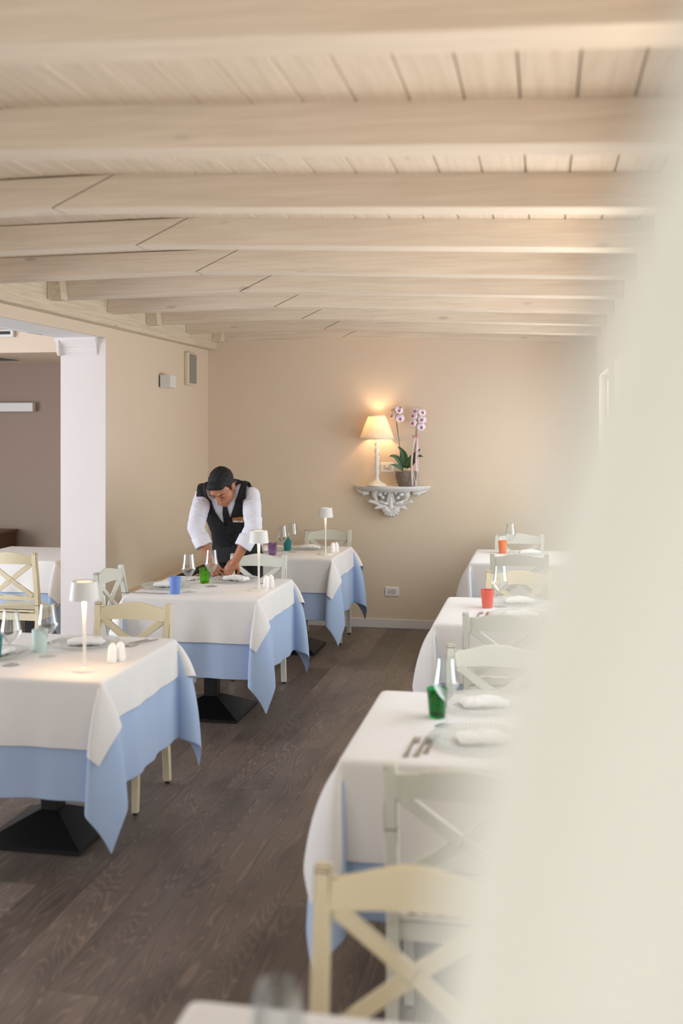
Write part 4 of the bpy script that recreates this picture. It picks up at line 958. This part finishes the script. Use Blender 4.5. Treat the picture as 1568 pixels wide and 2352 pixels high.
def torso(bm, k=0.0, t0=-9, t1=9, seg=36):
    rings = []
    for t_, wd, dp, off in TOR:
        if t_ < t0 or t_ > t1: continue
        r = []
        for i in range(seg):
            a = 2 * PI * i / seg; ca, sa = math.cos(a), math.sin(a)
            e = 0.82; x = (abs(ca) ** e) * (1 if ca > 0 else -1) * (wd + k); y = (abs(sa) ** e) * (1 if sa > 0 else -1) * (dp + k)
            r.append(tp(t_, x, off + y))
        rings.append(r)
    loft(bm, rings)
SHL, SHR = Vector((-2.268, 6.765, 1.292)), Vector((-1.928, 6.75, 1.300))           # shoulder joints (left / right in the photo)
ELL, ELR = Vector((-2.258, 6.585, 1.085)), Vector((-1.868, 6.60, 1.092))
WRL, WRR = Vector((-2.150, 6.545, .890)), Vector((-1.968, 6.545, .886))
def mix(a, b, f): return a + (b - a) * f
HEAD = Vector((-2.090, 6.630, 1.352))                                             # between the eyes' level, middle of the skull
P_, Yw, Rl = math.radians(48), math.radians(-11), math.radians(3)
f_ = Vector((math.sin(Yw) * math.cos(P_), -math.cos(Yw) * math.cos(P_), -math.sin(P_)))
lat = f_.cross(Vector((0, 0, 1))).normalized(); u_ = lat.cross(f_).normalized()
rl = Quaternion(f_, Rl); lat.rotate(rl); u_.rotate(rl)
HM = Matrix((lat, f_, u_)).transposed()                                           # columns: lateral, face, crown
def hp(x, y, z): return HEAD + HM @ Vector((x, y, z))
def hball(bm, c, r, sub=3, rot=None): ball(bm, hp(*c), r, HM if rot is None else HM @ rot, sub)
bm = bmesh.new()
torso(bm, -.012)
for a in (SHL, SHR): ball(bm, a + Vector((0, .01, -.014)), .042)
for sh, el, wr in ((SHL, ELL, WRL), (SHR, ELR, WRR)):
    capsule(bm, sh + Vector((0, .01, -.016)), el, .042, .040); capsule(bm, el, mix(el, wr, .3), .040, .0415); capsule(bm, mix(el, wr, .3), wr, .0415, .027)
capsule(bm, NECK + Vector((0, .01, -.01)), hp(0, -.03, -.06), .056, .054)
for s in (-1, 1):
    hx = Vector((-2.125 + s * .088, 7.10, .93)); kn = Vector((-2.125 + s * .10, 7.11, .50)); an = Vector((-2.125 + s * .105, 7.15, .09))
    capsule(bm, hx, kn, .085, .056); capsule(bm, kn, an, .055, .036)
# head
hball(bm, (0, -.018, .035), (.074, .094, .084)); hball(bm, (0, .024, -.042), (.062, .066, .080)); hball(bm, (0, .030, .02), (.066, .062, .058))
hball(bm, (0, .062, -.102), (.026, .022, .020)); hball(bm, (0, .02, -.085), (.050, .055, .036))
capsule(bm, hp(0, .088, .008), hp(0, .108, -.036), .0095, .0125, 12); hball(bm, (0, .110, -.040), (.0125, .011, .010), 2)
for s in (-1, 1):
    hball(bm, (s * .012, .098, -.043), (.0095, .010, .008), 2)
    tube(bm, [hp(s * .010, .089, .020), hp(s * .030, .088, .026), hp(s * .054, .068, .018)], [.007, .009, .006], 10); ball(bm, hp(s * .03, .088, .025), .007, sub=1)
    hball(bm, (s * .031, .078, .002), (.0155, .011, .011), 2)
    hball(bm, (s * .076, -.008, -.012), (.009, .018, .030), 3, Matrix.Rotation(s * .35, 3, 'Z')); hball(bm, (s * .080, -.018, .004), (.007, .013, .016), 2)
hball(bm, (0, .092, -.066), (.024, .011, .0065), 2); hball(bm, (0, .089, -.077), (.020, .011, .0075), 2); hball(bm, (0, .080, -.060), (.032, .016, .022), 2)
# hands
def hand(bm, wr, tip, back, thumb, side):
    """wr -> tip is the middle finger line, back = outward normal of the back of the hand, side = +1 when the thumb lies along +across"""
    d = (tip - wr).normalized(); b = (back - d * d.dot(back)).normalized(); x = d.cross(b) * side
    rot = Matrix((x, d, b)).transposed()
    ball(bm, wr + d * .048, (.039, .050, .0155), rot); ball(bm, wr + d * .018, (.028, .03, .018), rot); capsule(bm, wr, wr + d * .03, .0265, .024)
    ball(bm, wr + d * .035 + x * .022 - b * .006, (.018, .032, .015), rot)
    for k, (off, ln, sp, cu) in enumerate(((.028, .072, .10, .75), (.0095, .080, .02, .85), (-.0095, .075, -.06, .95), (-.027, .060, -.16, 1.05))):
        p = wr + d * .088 + x * off - d * (.006 * abs(k - 1)); dd = (d + x * sp).normalized(); ang = 0; r = .0092 if k < 3 else .008
        ball(bm, p, r * 1.12, sub=2); c0 = p - dd * .02; capsule(bm, c0, p, r, r * 1.05, 10)
        for seg, (f, w_) in enumerate(((.45, .35), (.32, .5), (.25, .35))):
            ang += w_ * cu; v = dd * math.cos(ang) - b * math.sin(ang); q = p + v * ln * f; capsule(bm, p, q, r, r * .9, 10); p = q; r *= .9
    p = wr + d * .028 + x * .030 - b * .006; v = (d * .62 + x * .66 - b * .42).normalized(); q = p + v * .034; capsule(bm, p, q, .0125, .0108, 10)
    v2 = (d * .88 + x * .12 - b * .46).normalized(); q2 = q + v2 * .030; capsule(bm, q, q2, .0108, .0098, 10); capsule(bm, q2, q2 + (d * .85 - b * .5 - x * .1).normalized() * .024, .0098, .008, 10)
hand(bm, WRR, Vector((-2.045, 6.515, .775)), Vector((.35, -.55, .75)), None, -1)
hand(bm, WRL, Vector((-2.070, 6.520, .770)), Vector((-.45, -.45, .7)), None, 1)
body = mesh_obj('body', fuse(bm, .0038, 3), M['skin'], person, True, origin=BASE)
# hair
bm = bmesh.new(); hball(bm, (0, -.020, .036), (.0815, .1015, .0925), 4); hball(bm, (0, .03, .062), (.068, .062, .050), 3); hball(bm, (0.01, .066, .082), (.048, .028, .026), 3)
hb = fuse(bm, .0036, 2); inv = HM.transposed(); kill = []
for v in hb.verts:
    q = inv @ (v.co - HEAD); x, y, z = q
    v.co += v.normal * (.0028 * noise.noise(v.co * 90) + .002 * noise.noise(v.co * 40))
    lim = .060 + .012 * math.cos(min(1, abs(x) / .07) * PI) if y > .045 else (.060 - .075 * min(1, (.045 - y) / .035) if y > .010 else (-.030 if y > -.012 else -.012 if y > -.03 else -.055))
    if z < lim: kill.append(v)
bmesh.ops.delete(hb, geom=kill, context='VERTS')
for v in hb.verts:
    if v.is_boundary: v.co -= v.normal * .004
o = mesh_obj('hair', hb, M['hair'], person, True, origin=BASE); add_solid(o, .008, -1)
for s in (-1, 1):
    bm = bmesh.new(); tube(bm, [hp(s * .014, .0985, .021), hp(s * .030, .0985, .029), hp(s * .046, .0905, .028), hp(s * .058, .075, .019)], [.0026, .0038, .0033, .0014], 8, .6); mesh_obj('eyebrow', bm, M['hair'], person, True, origin=BASE)
    bm = bmesh.new(); tube(bm, [hp(s * .018, .0885, -.003), hp(s * .031, .0905, -.0075), hp(s * .045, .083, -.003)], [.0012, .002, .0012], 6); mesh_obj('eyelashes', bm, M['hair'], person, True, origin=BASE)
M['lips'] = varied('brown_lips', (142, 84, 70), (132, 76, 64), 20, .45)
# shirt
bm = bmesh.new(); torso(bm, .006)
for a in (SHL, SHR): ball(bm, a + Vector((0, .01, -.012)), .058)
for sh, el, wr in ((SHL, ELL, WRL), (SHR, ELR, WRR)):
    capsule(bm, sh + Vector((0, .01, -.014)), mix(sh, el, .5), .059, .062, 20); capsule(bm, mix(sh, el, .5), el, .061, .057, 20); tube(bm, [el, mix(el, wr, .52)], [.057, .052], 20); ball(bm, el, .0575)
    # creases round the arm
    for f in (.40, .64, .86):
        d = (el - sh).normalized(); c = mix(sh, el, f); x, y = frame(d)
        tube(bm, [c + (x * math.cos(a * .7) + y * math.sin(a * .7)) *   .058 + d * (.018 * math.sin(a * .8 + f * 9)) for a in range(0, 9)], .0058, 8)
sb_ = fuse(bm, .0052, 2)
for v in sb_.verts: v.co += v.normal * (.0035 * noise.noise(v.co * 16) + .0016 * noise.noise(v.co * 38))
top = [v for v in sb_.verts if (v.co - HIP).dot(S) > LEN * 1.0]; bmesh.ops.delete(sb_, geom=[v for v in top if abs((v.co - HIP).dot(LT)) < .085], context='VERTS')
mesh_obj('shirt', sb_, M['shirt'], person, True, origin=BASE)
for nm, el, wr in (('cuff', ELL, WRL), ('cuff', ELR, WRR)):                        # turned-back cuffs
    bm = bmesh.new(); d = (wr - el).normalized(); x, y = frame(d); rings = []
    for f, r in ((.30, .056), (.32, .059), (.60, .0565), (.625, .0545), (.60, .050), (.40, .049)):
        c = mix(el, wr, f); rings.append([c + (x * math.cos(2 * PI * k / 30) + y * math.sin(2 * PI * k / 30)) * (r + .0014 * math.sin(k * 1.3)) + d * (.004 * math.sin(k * .42)) for k in range(30)])
    loft(bm, rings, cap=False); mesh_obj(nm, bm, M['shirt'], person, True, origin=BASE)
# collar: two points either side of the tie
def nk(a, n_, t_): return tp(t_, a, n_)
for s in (-1, 1):
    bm = bmesh.new(); out = [nk(s * .066, -.03, 1.045), nk(s * .068, .03, 1.03), nk(s * .046, .066, 1.00), nk(s * .014, .084, .975)]
    low = [nk(s * .082, -.03, .985), nk(s * .084, .045, .955), nk(s * .072, .098, .90), nk(s * .016, .098, .94)]
    loft(bm, [[a for a in out], [a for a in low]], cap=False, closed=False); o = mesh_obj('collar', bm, M['shirt'], person, 40, origin=BASE); add_solid(o, .004, 0)
# waistcoat: a shell over the torso, cut at the neck, arm holes and hem
bm = bmesh.new(); torso(bm, .018, -.12, 2, 60)
for a in (SHL, SHR): ball(bm, mix(a, NECK, .30), .078); ball(bm, a, .077)
vb = fuse(bm, .0046, 4); kill = []
for v in vb.verts:
    r = v.co - HIP; t_, a, n_ = r.dot(S) / LEN, r.dot(LT), r.dot(NF)
    dead = False
    if n_ > 0.0:
        vw = .088 * max(0, (t_ - .55)) / .42 + (.0 if t_ > .55 else -1)
        if abs(a - .004) < vw: dead = True
        if t_ < .10 - .10 * max(0, 1 - abs(abs(a) - .035) / .05): dead = True
    
    if t_ < .02 and n_ <= 0: dead = True
    ah = .176 if t_ > .76 else .176 - (.76 - t_) * .10
    if abs(a) > ah and t_ > .55: dead = True
    if t_ > 1.0 and abs(a) < .078: dead = True
    if dead: kill.append(v)
bmesh.ops.delete(vb, geom=kill, context='VERTS')
for _ in range(4):
    bv = [v for v in vb.verts if v.is_boundary]; nw = {}
    for v in bv:
        ns = [e.other_vert(v) for e in v.link_edges if e.is_boundary]
        if len(ns) == 2: nw[v] = v.co * .5 + (ns[0].co + ns[1].co) * .25
    for v, c in nw.items(): v.co = c
vs = mesh_obj('waistcoat', vb, M['vest'], person, True, origin=BASE); add_solid(vs, .005, -1)
for t_ in (.47, .28, .14):
    bm = bmesh.new(); c = tp(t_, .004, .141 if t_ > .4 else .135); ball(bm, c, (.0075, .0075, .0035), Matrix((LT, S, NF)).transposed(), 2); mesh_obj('button', bm, M['button'], vs, True, origin=BASE)
bm = bmesh.new(); tube(bm, [tp(.56, .004, .140), tp(.35, .002, .139), tp(.10, -.006, .136)], .0022, 6); mesh_obj('placket', bm, M['vest'], vs, True, origin=BASE)
# tie: knot and blade
bm = bmesh.new()
def ring(t_, w_, n_, a=0.0): return [tp(t_, a - w_, n_), tp(t_, a + w_, n_), tp(t_, a + w_ * .9, n_ + .012), tp(t_, a - w_ * .9, n_ + .012)]
loft(bm, [ring(1.0, .014, .088), ring(.975, .019, .098), ring(.90, .012, .112)]); tk = mesh_obj('tie_knot', bm, M['tie'], person, 40, origin=BASE)
bm = bmesh.new(); loft(bm, [ring(.91, .012, .110), ring(.80, .022, .128, .002), ring(.62, .031, .132, .006), ring(.50, .034, .130, .006), ring(.42, .012, .126, .006)]); mesh_obj('tie', bm, M['tie'], person, 40, origin=BASE)
# name badge with its two printed lines
MB = Matrix((LT, S, NF)).transposed()
def badge(nm, a0, a1, t0, t1, n0, n1, m, par):
    bm = bmesh.new(); hexa(bm, [tp(t0, a0, n0), tp(t0, a1, n0), tp(t1, a1, n0), tp(t1, a0, n0)], [tp(t0, a0, n1), tp(t0, a1, n1), tp(t1, a1, n1), tp(t1, a0, n1)]); return mesh_obj(nm, bm, m, par, False, origin=BASE)
q0 = .665
bd = badge('name_badge', .048, .120, q0, q0 + .068, .138, .157, M['tag'], person)
badge('name_strip', .051, .117, q0 + .006, q0 + .034, .1565, .1578, M['tagw'], bd)
for k, (a0, a1) in enumerate(((.078, .082), (.0825, .086), (.094, .098), (.099, .1025), (.1035, .108))): badge('badge_print', a0, a1, q0 + .043, q0 + .060 - .006 * (k % 2), .1568, .1576, M['button'], bd)
for k, (a0, a1) in enumerate(((.085, .090), (.091, .094), (.095, .101))): badge('badge_print', a0, a1, q0 + .013, q0 + .026 - .004 * (k % 2), .1576, .1584, M['button'], bd)
# trousers, belt line, shoes
bm = bmesh.new()
loft(bm, [[Vector((-2.125 + wx * math.cos(2 * PI * k / 30), cy + wy * math.sin(2 * PI * k / 30), z)) for k in range(30)] for z, wx, wy, cy in ((.80, .175, .128, 7.09), (.90, .178, .130, 7.085), (.97, .170, .122, 7.07), (1.02, .160, .110, 7.035))])
for s in (-1, 1):
    hx = Vector((-2.125 + s * .09, 7.095, .86)); kn = Vector((-2.125 + s * .10, 7.11, .48)); an = Vector((-2.125 + s * .105, 7.15, .075))
    tube(bm, [hx, mix(hx, kn, .5), kn, mix(kn, an, .5), an], [.094, .088, .076, .070, .066], 24)
tb = fuse(bm, .007, 3)
for v in tb.verts: v.co += v.normal * .003 * noise.noise(v.co * 14)
mesh_obj('trousers', tb, M['trouser'], person, True, origin=BASE)
for s in (-1, 1):
    bm = bmesh.new(); x = -2.125 + s * .11
    ball(bm, (x, 7.10, .045), (.044, .125, .045)); ball(bm, (x, 7.03, .035), (.045, .075, .034)); ball(bm, (x, 7.17, .06), (.040, .055, .06)); box(bm, x - .04, x + .04, 6.97, 7.21, 0.0, .018, .006)
    b = fuse(bm, .006, 2)
    for v in b.verts: v.co.z = max(v.co.z, 0.001)
    mesh_obj('shoe', b, M['tie'], person, True, origin=BASE)

# ------------------------------------------------------------------ curtain beside the camera
def ct_mat():
    m = M['curtain']; n, l = m.node_tree.nodes, m.node_tree.links; b = n['Principled BSDF']
    tl = n.new('ShaderNodeBsdfTranslucent'); tl.inputs[0].default_value = lin((240, 239, 228)); mx = n.new('ShaderNodeMixShader'); mx.inputs[0].default_value = 0.4
    l.new(b.outputs[0], mx.inputs[1]); l.new(tl.outputs[0], mx.inputs[2]); l.new(mx.outputs[0], n['Material Output'].inputs[0])
ct_mat()
EDGE = [(0.01, -0.0429), (1.2, -0.0409), (1.5, -0.0329), (1.6157, -0.0269), (1.6403, -0.0229), (1.6697, -0.0171), (1.6991, -0.01), (1.7285, -0.0013), (1.7676, 0.0094), (1.797, 0.0183), (1.8166, 0.0258), (1.846, 0.0341), (1.8518, 0.038), (1.9518, 0.083), (2.15, 0.135), (2.46, 0.2)]
def xe(z):
    for (z0, a), (z1, b) in zip(EDGE, EDGE[1:]):
        if z <= z1: k = (z - z0) / (z1 - z0); return a + (b - a) * k
    return EDGE[-1][1]
bm = bmesh.new(); rings = []; NZ, NU = 110, 90
for i in range(NZ + 1):
    z = .01 + 2.45 * i / NZ; e = (xe(z - .02) + xe(z) * 2 + xe(z + .02)) / 4 if .1 < z < 2.4 else xe(z); r = []
    for k in range(NU + 1):
        u = k / NU; x = e + (.405 - e) * u
        y = .245 + .09 * u + .016 * math.sin(u * 21 + .6 * math.sin(z * 2)) * min(1, u * 4) - .012 * math.exp(-(u / .04) ** 2)
        r.append(Vector((x, y, z)))
    rings.append(r)
loft(bm, rings, cap=False, closed=False)
o = mesh_obj('curtain', bm, M['curtain'], None, True, origin=(.2, .25, 0)); o.location = (.2, .25, 0); add_solid(o, .002, 0)
tag(o, 'cream curtain hanging right beside the camera, a blurred mass down the right side', 'curtain')
